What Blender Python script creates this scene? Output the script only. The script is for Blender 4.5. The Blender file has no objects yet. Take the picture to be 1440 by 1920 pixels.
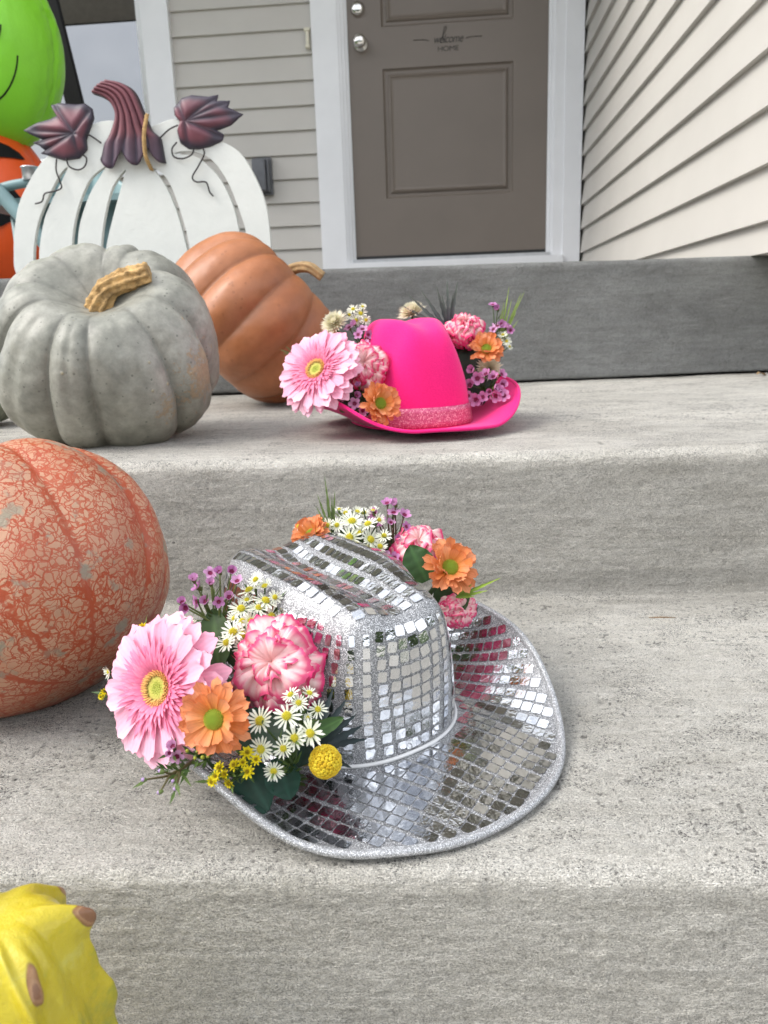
import bpy, bmesh, math, random
import numpy as np
from mathutils import Vector, Matrix, noise as mn
random.seed(7)
PI = math.pi
sin, cos, exp = math.sin, math.cos, math.exp
scene = bpy.context.scene
COL = scene.collection

# ------------------------------------------------------------ camera
F = 1480.0                       # focal length in photograph pixels (1440 x 1920)
YAW, PITCH, ROLL = -0.090875, 0.241788, 0.03512
CAM = np.array([0.0, 0.0, 0.30])
_f = np.array([sin(YAW)*cos(PITCH), cos(YAW)*cos(PITCH), -sin(PITCH)])
_r = np.array([cos(YAW), -sin(YAW), 0.0]); _d = np.cross(_f, _r)
CR = cos(ROLL)*_r + sin(ROLL)*_d
CD = -sin(ROLL)*_r + cos(ROLL)*_d
CM = np.array([CR, CD, _f])
camd = bpy.data.cameras.new("camera"); cam = bpy.data.objects.new("camera", camd); COL.objects.link(cam)
camd.sensor_fit = 'VERTICAL'; camd.sensor_height = 36.0; camd.lens = 36.0*F/1920.0
camd.clip_start = 0.02; camd.clip_end = 2000
m3 = Matrix((Vector(CR), Vector(-CD), Vector(-_f))).transposed()
cam.matrix_world = Matrix.Translation(Vector(CAM)) @ m3.to_4x4()
scene.camera = cam
camd.dof.use_dof = True; camd.dof.focus_distance = 0.60; camd.dof.aperture_fstop = 15.0

def ray(u, v): return np.array([u-720.0, v-960.0, F]) @ CM / F
def on_z(u, v, z): d = ray(u, v); return CAM + d*(z-CAM[2])/d[2]
def on_y(u, v, Y, b=0.0): d = ray(u, v); return CAM + d*Y/(d[1]-b*d[0])

# ------------------------------------------------------------ world, sun, exposure
SUN_EL, SUN_AZ = math.radians(46), math.radians(248)     # azimuth clockwise from +Y: light comes from behind and left of the camera
w = bpy.data.worlds.new("World"); scene.world = w; w.use_nodes = True
nt = w.node_tree; nt.nodes.clear()
out = nt.nodes.new('ShaderNodeOutputWorld'); bg = nt.nodes.new('ShaderNodeBackground')
sky = nt.nodes.new('ShaderNodeTexSky'); sky.sky_type = 'NISHITA'; sky.sun_disc = False
sky.sun_elevation = SUN_EL; sky.sun_rotation = SUN_AZ; sky.dust_density = 3.0; sky.air_density = 1.0
hsv = nt.nodes.new('ShaderNodeHueSaturation'); hsv.inputs['Saturation'].default_value = 0.45
tc = nt.nodes.new('ShaderNodeTexCoord'); nz = nt.nodes.new('ShaderNodeTexNoise')
nz.inputs['Scale'].default_value = 2.2; nz.inputs['Detail'].default_value = 6; nz.inputs['Roughness'].default_value = 0.6
rp = nt.nodes.new('ShaderNodeValToRGB'); rp.color_ramp.elements[0].position = 0.38; rp.color_ramp.elements[1].position = 0.62
mx = nt.nodes.new('ShaderNodeMix'); mx.data_type = 'RGBA'
mx.inputs[7].default_value = (8.6, 8.9, 9.4, 1)         # bright cloud layer
nt.links.new(tc.outputs['Generated'], nz.inputs['Vector']); nt.links.new(nz.outputs['Fac'], rp.inputs['Fac'])
nt.links.new(rp.outputs['Color'], mx.inputs[0]); nt.links.new(sky.outputs['Color'], hsv.inputs['Color'])
nt.links.new(hsv.outputs['Color'], mx.inputs[6]); nt.links.new(mx.outputs[2], bg.inputs['Color'])
bg.inputs['Strength'].default_value = 0.13
nt.links.new(bg.outputs['Background'], out.inputs['Surface'])
sd = bpy.data.lights.new("sun", 'SUN'); sd.energy = 1.5; sd.angle = math.radians(32); sd.color = (1.0, 0.96, 0.9)
so = bpy.data.objects.new("sun", sd); COL.objects.link(so)
sdir = Vector((sin(SUN_AZ)*cos(SUN_EL), cos(SUN_AZ)*cos(SUN_EL), sin(SUN_EL)))
so.rotation_euler = sdir.to_track_quat('Z', 'Y').to_euler()
so.location = sdir*20
scene.view_settings.view_transform = 'Standard'; scene.view_settings.look = 'None'
scene.view_settings.exposure = 0.96; scene.view_settings.gamma = 1.0
scene.render.engine = 'CYCLES'
scene.cycles.use_denoising = True
scene.cycles.max_bounces = 8

# ------------------------------------------------------------ helpers
class MB:
    """collects vertices, faces, material slots and vertex colours; build() links ONE mesh object"""
    def __init__(s): s.v = []; s.f = []; s.m = []; s.c = []
    def add(s, verts, faces, mat=0, col=(1, 1, 1)):
        n = len(s.v); s.v += [tuple(float(q) for q in p) for p in verts]
        if len(verts) and isinstance(col, list): s.c += col
        else: s.c += [col]*len(verts)
        s.f += [tuple(i+n for i in f) for f in faces]; s.m += [mat]*len(faces)
    def grid(s, P, mat=0, C=None, closed=False):
        nu, nv = len(P), len(P[0]); vs = [p for r in P for p in r]
        cs = [c for r in C for c in r] if C else (1, 1, 1)
        fs = []
        for i in range(nu-1 if not closed else nu):
            for j in range(nv-1):
                a = i*nv+j; b = ((i+1) % nu)*nv+j
                fs.append((a, b, b+1, a+1))
        s.add(vs, fs, mat, cs)
    def box(s, lo, hi, mat=0, col=(1, 1, 1)):
        x0, y0, z0 = lo; x1, y1, z1 = hi
        vs = [(x0,y0,z0),(x1,y0,z0),(x1,y1,z0),(x0,y1,z0),(x0,y0,z1),(x1,y0,z1),(x1,y1,z1),(x0,y1,z1)]
        s.add(vs, [(0,3,2,1),(4,5,6,7),(0,1,5,4),(1,2,6,5),(2,3,7,6),(3,0,4,7)], mat, col)
    def tube(s, pts, rad, n=8, mat=0, col=(1, 1, 1), closed=False):
        pts = [Vector(p) for p in pts]; k = len(pts); rings = []
        up = Vector((0, 0, 1))
        for i, p in enumerate(pts):
            if closed: t = pts[(i+1) % k]-pts[i-1]
            else: t = pts[min(i+1, k-1)]-pts[max(i-1, 0)]
            if t.length < 1e-9: t = Vector((0, 0, 1))
            t.normalize()
            if i == 0:
                a = t.cross(up)
                if a.length < 0.1: a = t.cross(Vector((1, 0, 0)))
            else: a = a - t*a.dot(t)
            a.normalize(); b = t.cross(a)
            r = rad[i] if hasattr(rad, '__len__') else rad
            rings.append([p+(a*cos(2*PI*j/n)+b*sin(2*PI*j/n))*r for j in range(n)])
        base = len(s.v)
        s.add([q for R in rings for q in R], [], mat, col)
        kk = k if closed else k-1
        for i in range(kk):
            for j in range(n):
                a0 = base+i*n+j; a1 = base+i*n+(j+1) % n; b0 = base+((i+1) % k)*n+j; b1 = base+((i+1) % k)*n+(j+1) % n
                s.f.append((a0, a1, b1, b0)); s.m.append(mat)
        if not closed:
            s.f.append(tuple(base+j for j in reversed(range(n)))); s.m.append(mat)
            s.f.append(tuple(base+(k-1)*n+j for j in range(n))); s.m.append(mat)
    def lathe(s, prof, n=32, mat=0, col=(1, 1, 1), M=None):
        P = []
        for i in range(n):
            a = 2*PI*i/n
            P.append([(r*cos(a), r*sin(a), z) for r, z in prof])
        if M is not None: P = [[tuple(M @ Vector(p)) for p in r] for r in P]
        s.grid(P, mat, [[col]*len(prof)]*n, closed=True)
    def build(s, name, mats, parent=None, smooth=True, loc=None):
        me = bpy.data.meshes.new(name); me.from_pydata(s.v, [], s.f)
        if not isinstance(mats, (list, tuple)): mats = [mats]
        for m in mats: me.materials.append(m)
        me.polygons.foreach_set('material_index', s.m)
        me.polygons.foreach_set('use_smooth', [smooth]*len(s.f))
        ca = me.color_attributes.new('Col', 'FLOAT_COLOR', 'POINT')
        ca.data.foreach_set('color', [q for c in s.c for q in (c[0], c[1], c[2], 1.0)])
        me.update()
        o = bpy.data.objects.new(name, me); COL.objects.link(o)
        if parent: o.parent = parent
        if loc is not None: o.location = loc
        return o

def tag(o, label=None, cat=None, group=None, kind=None):
    if label: o['label'] = label
    if cat: o['category'] = cat
    if group: o['group'] = group
    if kind: o['kind'] = kind
    return o
def empty(name, loc, label, cat, group=None, rot=None):
    o = bpy.data.objects.new(name, None); COL.objects.link(o); o.location = Vector(loc); o.empty_display_size = 0.02
    if rot is not None: o.rotation_mode = 'QUATERNION'; o.rotation_quaternion = rot
    return tag(o, label, cat, group)
def smooth_path(pts, n=8):
    P = [Vector(p) for p in pts]; P = [P[0]*2-P[1]]+P+[P[-1]*2-P[-2]]; out_ = []
    for i in range(1, len(P)-2):
        for k in range(n):
            t = k/n; a, b, c, d = P[i-1], P[i], P[i+1], P[i+2]
            out_.append(0.5*((2*b)+(c-a)*t+(2*a-5*b+4*c-d)*t*t+(3*b-a-3*c+d)*t**3))
    out_.append(P[-2]); return out_
def facing(d, spin=0.0):
    return Vector(d).normalized().to_track_quat('Z', 'Y') @ Matrix.Rotation(spin, 3, 'Z').to_quaternion()
def lerp(a, b, t): return tuple(x+(y-x)*t for x, y in zip(a, b))
def clamp(x, a=0.0, b=1.0): return max(a, min(b, x))
def sstep(a, b, x): t = clamp((x-a)/(b-a)); return t*t*(3-2*t)

# ------------------------------------------------------------ materials
def new_mat(name):
    m = bpy.data.materials.new(name); m.use_nodes = True
    return m, m.node_tree, m.node_tree.nodes['Principled BSDF']
def node(t, typ, **kw):
    n = t.nodes.new(typ)
    for k, v in kw.items():
        if k in n.inputs: n.inputs[k].default_value = v
        else: setattr(n, k, v)
    return n
def ramp(t, fac, stops):
    r = t.nodes.new('ShaderNodeValToRGB'); e = r.color_ramp.elements
    while len(e) < len(stops): e.new(0.5)
    for q, (p, c) in zip(e, stops): q.position = p; q.color = (*c, 1) if len(c) == 3 else c
    t.links.new(fac, r.inputs['Fac']); return r.outputs['Color']
def mixc(t, fac, a, b, mode='MIX'):
    n = t.nodes.new('ShaderNodeMix'); n.data_type = 'RGBA'; n.blend_type = mode
    for s_, v in ((0, fac), (6, a), (7, b)):
        if isinstance(v, (int, float)): n.inputs[s_].default_value = v
        elif isinstance(v, tuple): n.inputs[s_].default_value = (*v, 1)
        else: t.links.new(v, n.inputs[s_])
    return n.outputs[2]
def coords(t, scale=(1, 1, 1), kind='Object', rot=(0, 0, 0)):
    tc = t.nodes.new('ShaderNodeTexCoord'); mp = t.nodes.new('ShaderNodeMapping')
    mp.inputs['Scale'].default_value = scale; mp.inputs['Rotation'].default_value = rot
    t.links.new(tc.outputs[kind], mp.inputs['Vector']); return mp.outputs['Vector']
def noise_(t, vec, scale, detail=4, rough=0.55, dist=0.0):
    n = t.nodes.new('ShaderNodeTexNoise'); n.inputs['Scale'].default_value = scale; n.inputs['Detail'].default_value = detail
    n.inputs['Roughness'].default_value = rough; n.inputs['Distortion'].default_value = dist
    t.links.new(vec, n.inputs['Vector']); return n.outputs['Fac']
def voro(t, vec, scale, feature='F1', out_='Distance', rnd=1.0):
    n = t.nodes.new('ShaderNodeTexVoronoi'); n.feature = feature; n.inputs['Scale'].default_value = scale
    n.inputs['Randomness'].default_value = rnd
    t.links.new(vec, n.inputs['Vector']); return n.outputs[out_]
def mathn(t, op, a, b=None, c=None):
    n = t.nodes.new('ShaderNodeMath'); n.operation = op
    for i, v in enumerate((a, b, c)):
        if v is None: continue
        if isinstance(v, (int, float)): n.inputs[i].default_value = v
        else: t.links.new(v, n.inputs[i])
    return n.outputs[0]
def bump(t, b, h, strength=0.3, dist=0.002, prev=None):
    n = t.nodes.new('ShaderNodeBump'); n.inputs['Strength'].default_value = strength; n.inputs['Distance'].default_value = dist
    t.links.new(h, n.inputs['Height'])
    if prev is not None: t.links.new(prev, n.inputs['Normal'])
    t.links.new(n.outputs['Normal'], b.inputs['Normal']); return n.outputs['Normal']

def m_plain(name, col, rough=0.5, metal=0.0, var=0.1, vscale=30, bscale=None, bstr=0.2, bdist=0.001, spec=0.5, sss=0.0):
    m, t, b = new_mat(name); v = coords(t)
    n = noise_(t, v, vscale)
    c = ramp(t, n, [(0.3, tuple(x*(1-var) for x in col)), (0.7, tuple(min(1, x*(1+var)) for x in col))])
    t.links.new(c, b.inputs['Base Color']); b.inputs['Roughness'].default_value = rough; b.inputs['Metallic'].default_value = metal
    b.inputs['Specular IOR Level'].default_value = spec
    if bscale: bump(t, b, noise_(t, v, bscale, 6), bstr, bdist)
    return m
def m_vcol(name, rough=0.55, sss=0.12, bscale=None, bstr=0.3, trans=0.0, spec=0.3, metal=0.0, bdist=0.0004, var=0.08, vscale=400):
    """base colour from the part's own vertex colours (petal veins, painted edges)"""
    m, t, b = new_mat(name); v = coords(t)
    a = t.nodes.new('ShaderNodeAttribute'); a.attribute_name = 'Col'
    n = noise_(t, v, vscale)
    c = mixc(t, 1.0, a.outputs['Color'], ramp(t, n, [(0.3, (1-var,)*3), (0.7, (1,)*3)]), 'MULTIPLY')
    t.links.new(c, b.inputs['Base Color']); b.inputs['Roughness'].default_value = rough
    b.inputs['Specular IOR Level'].default_value = spec; b.inputs['Metallic'].default_value = metal
    if bscale: bump(t, b, noise_(t, v, bscale, 3), bstr, bdist)
    if trans > 0:
        tr = t.nodes.new('ShaderNodeBsdfTranslucent'); t.links.new(c, tr.inputs['Color'])
        ms = t.nodes.new('ShaderNodeMixShader'); ms.inputs[0].default_value = trans
        o = t.nodes['Material Output']; t.links.new(b.outputs[0], ms.inputs[1]); t.links.new(tr.outputs[0], ms.inputs[2])
        t.links.new(ms.outputs[0], o.inputs['Surface'])
    return m

def m_concrete(name, base=(0.80, 0.772, 0.712), dark=(0.72, 0.69, 0.63), broom=1.0, pits=1.0):
    m, t, b = new_mat(name)
    tc = t.nodes.new('ShaderNodeTexCoord'); P = tc.outputs['Object']
    geo = t.nodes.new('ShaderNodeNewGeometry')
    sep = t.nodes.new('ShaderNodeSeparateXYZ'); t.links.new(geo.outputs['True Normal'], sep.inputs[0])
    top = mathn(t, 'SMOOTH_MAX', sep.outputs['Z'], 0.0, 0.05)                # 1 on treads, 0 on risers
    def mp(scale):
        n = t.nodes.new('ShaderNodeMapping'); n.inputs['Scale'].default_value = scale
        t.links.new(P, n.inputs['Vector']); return n.outputs['Vector']
    big = noise_(t, mp((1.2, 3, 3)), 2.6, 5, 0.6)
    mid = noise_(t, mp((1, 4, 5)), 14, 6, 0.65)
    streak = noise_(t, mp((1, 22, 22)), 9, 5, 0.65)
    fine = noise_(t, mp((1, 1.5, 1.6)), 850, 2, 0.7)
    c = ramp(t, big, [(0.28, dark), (0.5, base), (0.72, tuple(min(1, x*1.12) for x in base))])
    c = mixc(t, 1.0, c, ramp(t, mid, [(0.36, (0.90, 0.895, 0.88)), (0.62, (1.05, 1.05, 1.05))]), 'MULTIPLY')
    c = mixc(t, 1.0, c, ramp(t, streak, [(0.3, (0.93, 0.93, 0.93)), (0.7, (1.04, 1.04, 1.04))]), 'MULTIPLY')
    c = mixc(t, 1.0, c, ramp(t, fine, [(0.34, (0.58, 0.57, 0.56)), (0.48, (0.97, 0.97, 0.97)), (0.64, (1.14, 1.14, 1.13))]), 'MULTIPLY')
    # open pits and grit: irregular, in patches
    pn = noise_(t, mp((1, 1.2, 1.2)), 620, 3, 0.75, 0.5)
    patch = noise_(t, mp((1, 1.4, 1.4)), 17, 5, 0.7)
    thr = ramp(t, patch, [(0.40, (0.33,)*3), (0.60, (0.44,)*3)])
    pit = mathn(t, 'GREATER_THAN', thr, pn)
    ps = mathn(t, 'MULTIPLY', pit, mathn(t, 'MULTIPLY_ADD', top, 0.75, 0.12))
    ps = mathn(t, 'MULTIPLY', ps, pits)
    c = mixc(t, ps, c, (0.11, 0.105, 0.10))
    # rare larger holes
    vd = voro(t, mp((1, 1, 1.3)), 34); hol = mathn(t, 'LESS_THAN', vd, 0.055)
    gate = mathn(t, 'GREATER_THAN', noise_(t, mp((1, 1, 1)), 23, 2), 0.56); hol = mathn(t, 'MULTIPLY', hol, gate)
    c = mixc(t, mathn(t, 'MULTIPLY', hol, 0.7*pits), c, (0.10, 0.095, 0.09))
    at = t.nodes.new('ShaderNodeAttribute'); at.attribute_name = 'Col'      # paler nosings, darker tread backs, shade painted on the upper riser
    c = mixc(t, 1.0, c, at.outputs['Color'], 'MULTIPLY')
    t.links.new(c, b.inputs['Base Color']); b.inputs['Roughness'].default_value = 0.9; b.inputs['Specular IOR Level'].default_value = 0.25
    # broomed ridges run along the step, wavering
    wob = noise_(t, mp((1, 1, 1)), 11, 3)
    line = noise_(t, mp((1, 16, 16)), 44, 5, 0.75, 0.25)
    grit = noise_(t, mp((1, 1.35, 1.5)), 650, 3, 0.8)
    h = mathn(t, 'ADD', mathn(t, 'MULTIPLY', line, 1.3*broom), mathn(t, 'MULTIPLY', grit, 2.6))
    h = mathn(t, 'SUBTRACT', h, mathn(t, 'MULTIPLY', pit, 0.5))
    h = mathn(t, 'SUBTRACT', h, mathn(t, 'MULTIPLY', hol, 1.0))
    n1 = bump(t, b, h, 1.0, 0.0024)
    lump = noise_(t, mp((1, 2.0, 2.0)), 60, 4, 0.6)
    bump(t, b, lump, 0.6, 0.004, n1)
    return m
M = {}
M['concrete'] = m_concrete("broomed_concrete")
M['porch_concrete'] = m_concrete("grey_porch_concrete", base=(0.33, 0.335, 0.33), dark=(0.26, 0.263, 0.26), broom=1.2, pits=0.5)
M['siding'] = m_plain("beige_siding", (0.55, 0.528, 0.49), 0.55, var=0.03, vscale=4, bscale=90, bstr=0.12)
M['trim'] = m_plain("white_trim", (0.84, 0.85, 0.87), 0.45, var=0.03, vscale=6)
M['door'] = m_plain("taupe_door_paint", (0.185, 0.155, 0.130), 0.42, var=0.05, vscale=3, bscale=160, bstr=0.06)
M['nickel'] = m_plain("satin_nickel", (0.75, 0.73, 0.7), 0.16, 1.0, var=0.04)
M['black'] = m_plain("black_rubber", (0.015, 0.015, 0.016), 0.5)
M['decal'] = m_plain("dark_decal", (0.03, 0.026, 0.022), 0.6)
M['alum'] = m_plain("sill_metal", (0.55, 0.56, 0.58), 0.35, 0.6)
M['greybox'] = m_plain("grey_plastic", (0.13, 0.135, 0.15), 0.45, var=0.1)
M['ivory'] = m_plain("ivory_plastic", (0.72, 0.68, 0.55), 0.4)
M['soffit'] = m_plain("porch_ceiling", (0.45, 0.42, 0.38), 0.7)
M['grass'] = m_plain("lawn", (0.055, 0.085, 0.03), 0.9, var=0.4, vscale=3, bscale=80, bstr=0.8, bdist=0.02)
M['asphalt'] = m_plain("asphalt", (0.05, 0.05, 0.052), 0.9, var=0.2, vscale=6)
def m_glass():
    m, t, b = new_mat("window_glass")
    b.inputs['Base Color'].default_value = (0.03, 0.035, 0.04, 1); b.inputs['Roughness'].default_value = 0.03
    b.inputs['Metallic'].default_value = 0.0; b.inputs['Specular IOR Level'].default_value = 1.0; b.inputs['IOR'].default_value = 2.3
    n = t.nodes.new('ShaderNodeBump'); n.inputs['Strength'].default_value = 0.02
    t.links.new(noise_(t, coords(t), 1.5, 2), n.inputs['Height']); t.links.new(n.outputs[0], b.inputs['Normal'])
    return m
M['glass'] = m_glass()
M['reflection'] = m_plain("dark_reflection", (0.13, 0.12, 0.105), 0.8)  # colour of the reflection painted over the upper pane

# ------------------------------------------------------------ the setting: steps, porch, ground
def vnoise(x, y, seed=0):
    """smooth value noise on arrays, -1..1"""
    xi, yi = np.floor(x).astype(np.int64), np.floor(y).astype(np.int64); fx, fy = x-xi, y-yi
    fx = fx*fx*(3-2*fx); fy = fy*fy*(3-2*fy)
    def h(i, j):
        n = (i*374761393+j*668265263+seed*1442695041) & 0xFFFFFFFF
        n = ((n ^ (n >> 13))*1274126177) & 0xFFFFFFFF
        n = ((n ^ (n >> 16))*2246822519) & 0xFFFFFFFF
        return ((n ^ (n >> 15)) & 0xFFFF)/32767.5-1
    return (h(xi, yi)*(1-fx)+h(xi+1, yi)*fx)*(1-fy)+(h(xi, yi+1)*(1-fx)+h(xi+1, yi+1)*fx)*fy
def dense_sheet(pr, name, mat, xr, dx, xl, xh, nosings, feet):
    """profile pr = [((a, b), dy, z)] swept along x and displaced with real grit, broom lines and pits"""
    A = np.array([p[0][0]+p[1] for p in pr]); B = np.array([p[0][1] for p in pr]); Z = np.array([p[2] for p in pr])
    S = np.concatenate([[0], np.cumsum(np.hypot(np.diff(A), np.diff(Z)))])
    ss = [0.0]
    while ss[-1] < S[-1]:
        s_ = ss[-1]; y = np.interp(s_, S, A); z = np.interp(s_, S, Z)
        ss.append(s_+(0.008 if y < 0.36 and z < -0.11 else 0.0012 if y < 0.50 else 0.0015 if y < 0.83 and z < 0.159 else 0.0024 if y < 1.0 else 0.004))
    ss = np.array(ss); a = np.interp(ss, S, A); b = np.interp(ss, S, B); z = np.interp(ss, S, Z)
    ty, tz = np.gradient(a, ss), np.gradient(z, ss); L = np.hypot(ty, tz)+1e-9; ny, nz_ = -tz/L, ty/L
    xs = np.concatenate([np.arange(-xl, xr[0], 0.012), np.arange(xr[0], xr[1], dx), np.arange(xr[1], xh, 0.006)])
    X, SS = np.meshgrid(xs, ss, indexing='ij'); riser = np.clip(-ny, 0, 1)[None, :]
    warp = vnoise(X*9, SS*9, 3)*0.002
    br = vnoise(X*16, (SS+warp)*420, 1)*0.6+vnoise(X*30, (SS+warp)*230, 2)*0.6
    gr = vnoise(X*330, SS*360, 4)+0.8*vnoise(X*190, SS*230, 5)
    lump = np.clip(vnoise(X*85, SS*95, 6)-0.45, 0, 1)*1.6; low = vnoise(X*7, SS*9, 7)+0.5*vnoise(X*19, SS*22, 8)
    patch = np.clip(0.40+0.9*vnoise(X*12, SS*14, 9)+0.5*vnoise(X*33, SS*33, 10), 0, 1)
    pn = vnoise(X*300, SS*330, 11)+0.6*vnoise(X*520, SS*540, 12)
    pit = np.clip((pn-(1.02-0.36*patch))*5, 0, 1)*(0.35+0.65*(1-riser))
    hole = np.clip(vnoise(X*62, SS*70, 13)-0.86, 0, 1)*7*np.clip(vnoise(X*8, SS*8, 14)+0.2, 0, 1)
    chipm = np.zeros_like(X); yy = a[None, :]+b[None, :]*X; rr_ = random.Random(12)
    for Ln, zt_ in nosings:
        for k in range(26):
            cx = rr_.uniform(-0.42, 0.40); sz = rr_.uniform(0.0012, 0.0032)*(1.5 if k % 9 == 0 else 1); dz = rr_.uniform(0.0, 0.006)
            m_ = abs(X[:, 0]-cx) < 0.02
            dd = ((X[m_]-cx)/(sz*1.7))**2+((yy[m_]-(Ln[0]+Ln[1]*cx)-0.002)**2+(z[None, :]-zt_+dz)**2)/sz**2
            chipm[m_] = np.maximum(chipm[m_], np.exp(-dd*(1+0.5*gr[m_])))
    hgt = -0.0020*chipm+0.00011*br*(0.4+0.8*riser)+0.00015*gr*(0.45+0.8*riser)+0.0005*lump*(0.15+riser)+0.0009*low-0.0006*pit-0.0014*hole*(1-0.6*riser)
    Y = a[None, :]+b[None, :]*X+ny[None, :]*hgt; Zc = z[None, :]+nz_[None, :]*hgt
    c = np.ones_like(X); w_ = vnoise(X*14, SS*30, 15)
    for Ln, zt_ in nosings:
        d = a[None, :]+b[None, :]*X-(Ln[0]+Ln[1]*X); c *= np.where(Zc > zt_-0.014, 1+0.13*np.exp(-((d-0.012)/0.020)**2)*(0.8+0.4*w_), 1)
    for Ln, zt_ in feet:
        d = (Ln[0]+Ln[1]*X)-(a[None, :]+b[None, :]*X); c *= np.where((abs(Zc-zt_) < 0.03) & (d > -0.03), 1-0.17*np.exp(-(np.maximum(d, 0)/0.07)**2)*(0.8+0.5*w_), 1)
    if nosings: c *= np.where((a[None, :] > 0.6) & (z[None, :] < 0.150) & (riser > 0.7), 0.84+0.03*vnoise(X*5, SS*40, 21), 1.0)      # shade of the upper riser, painted into its colour
    c *= 1.04*(1-0.45*np.clip(chipm*1.3-0.3, 0, 1))*(1-0.55*pit)*(1-0.6*np.clip(hole, 0, 1)*(1-0.7*riser))*(1+0.11*br*riser)*(1+0.05*gr)*(1+0.04*low)
    V = np.stack([X, Y, Zc], -1).reshape(-1, 3); nx, ns = X.shape
    i, j = np.meshgrid(np.arange(nx-1), np.arange(ns-1), indexing='ij'); q = (i*ns+j).ravel(); Fq = np.stack([q, q+ns, q+ns+1, q+1], -1)
    me = bpy.data.meshes.new(name); me.vertices.add(len(V)); me.vertices.foreach_set('co', V.ravel())
    me.loops.add(Fq.size); me.loops.foreach_set('vertex_index', Fq.ravel().astype(np.int32))
    me.polygons.add(len(Fq)); me.polygons.foreach_set('loop_start', np.arange(0, Fq.size, 4, dtype=np.int32))
    me.materials.append(mat); me.update(calc_edges=True); me.polygons.foreach_set('use_smooth', np.ones(len(Fq), dtype=bool))
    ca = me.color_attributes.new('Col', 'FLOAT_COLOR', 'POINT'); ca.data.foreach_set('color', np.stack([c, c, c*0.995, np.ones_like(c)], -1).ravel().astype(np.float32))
    o = bpy.data.objects.new(name, me); COL.objects.link(o); return o
def build_steps():
    # every edge is a line y = a + b x at its own height; risers stand on them
    L1 = (0.372, 0.036)      # front riser of the lower tread
    L2 = (0.812, 0.055)      # riser between the two treads
    L3 = (1.644, 0.17)      # porch riser
    xs = np.linspace(-2.4, 1.1, 420)
    R = 0.009
    def profile(L, z0, z1, r=R, batter=0.004):
        """riser from z0 up to z1 with a rounded nosing, ends on the tread"""
        pts = []
        pts += [(L, -0.0 , z0)]
        for k in range(1, 10): pts.append((L, batter*k/10, z0+(z1-r-z0)*k/10))
        for k in range(0, 9):
            a = PI/2*k/8; pts.append((L, batter+r-r*cos(a), z1-r+r*sin(a)))
        return pts
    pr = []
    pr += [((-0.06, 0.0), 0, -0.325)] + [((-0.06, 0.0), q[1], q[2]) for q in profile(None, -0.325, -0.160)]
    pr += [((0.1, 0.01), 0, -0.160), ((0.3, 0.03), 0, -0.160)]
    pr += profile(L1, -0.160, 0.0)
    for f in (0.02, 0.05, 0.08, 0.12, 0.25, 0.4, 0.55, 0.7, 0.8, 0.85, 0.9, 0.95): pr.append(((L1[0]+(L2[0]-L1[0])*f+0.02*(1-f), L1[1]+(L2[1]-L1[1])*f), 0, 0.0))
    # a small fillet at the foot of the riser
    pr += [((L2[0]-0.010, L2[1]), 0, 0.0), ((L2[0]-0.004, L2[1]), 0, 0.002), ((L2[0]-0.001, L2[1]), 0, 0.006)]
    pr += profile(L2, 0.010, 0.158, 0.014)
    for f in (0.01, 0.025, 0.04, 0.06, 0.12, 0.25, 0.4, 0.55, 0.7, 0.85, 0.9, 0.94, 0.97, 1.0, 1.06): pr.append(((L2[0]+(L3[0]-L2[0])*f+0.02*(1-f), L2[1]+(L3[1]-L2[1])*f), 0, 0.158))
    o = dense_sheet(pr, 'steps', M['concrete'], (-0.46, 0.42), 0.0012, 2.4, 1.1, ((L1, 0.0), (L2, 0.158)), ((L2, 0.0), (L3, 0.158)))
    tag(o, 'pale broomed concrete steps leading up to the porch', 'steps', kind='structure')
    # porch slab
    zt = 0.397; pr = []
    pr += [(L3, 0.035, 0.150), (L3, 0.035, 0.1635), (L3, 0.004, 0.1635)] + [(L3, q[1]+0.0, q[2]) for q in profile(None, 0.163, zt, 0.012, 0.006)]
    pr += [((2.2, 0.0), 0, zt), ((4.06, 0.0), 0, zt)]
    o = dense_sheet(pr, 'porch_slab', M['porch_concrete'], (-0.9, 0.75), 0.0024, 2.4, 1.1, (), ())
    tag(o, 'darker grey concrete porch slab in front of the door', 'porch', kind='structure')
    mb = MB(); mb.box((-4.0, -9.0, -0.36), (4.0, -0.058, -0.322)); tag(mb.build('path', M['concrete'], smooth=False), kind='structure')  # unseen path, widened to bounce light onto risers and walls
    mb = MB(); mb.add([(-300, -300, -0.34), (300, -300, -0.34), (300, 300, -0.34), (-300, 300, -0.34)], [(0, 1, 2, 3)])
    tag(mb.build('ground', M['grass']), kind='structure')
    mb = MB(); mb.add([(-300, -16, -0.333), (300, -16, -0.333), (300, -9.02, -0.333), (-300, -9.02, -0.333)], [(0, 1, 2, 3)])
    tag(mb.build('road', M['asphalt']), kind='structure')
    rnd = random.Random(2); mb = MB(); P = []
    for i in range(241):
        a = PI*1.04*i/240+PI*0.98; row = []
        for k in range(9):
            r = 30+4*mn.noise(Vector((a*9, k*0.9, 1)))+2.5*sin(PI*k/8); row.append((r*cos(a), r*sin(a), -0.4+k/8*(6.0+2.5*mn.noise(Vector((a*7, 0, 5)))+1.5*mn.noise(Vector((a*30, 0, 9))))))
        P.append(row)
    mb.grid(P); tag(mb.build('added_treeline', M['grass']), 'unseen belt of dark trees added to darken mirror reflections', 'trees', kind='stuff')  # unseen, added to dim the bright horizon and darken the mirror tiles
build_steps()

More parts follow.
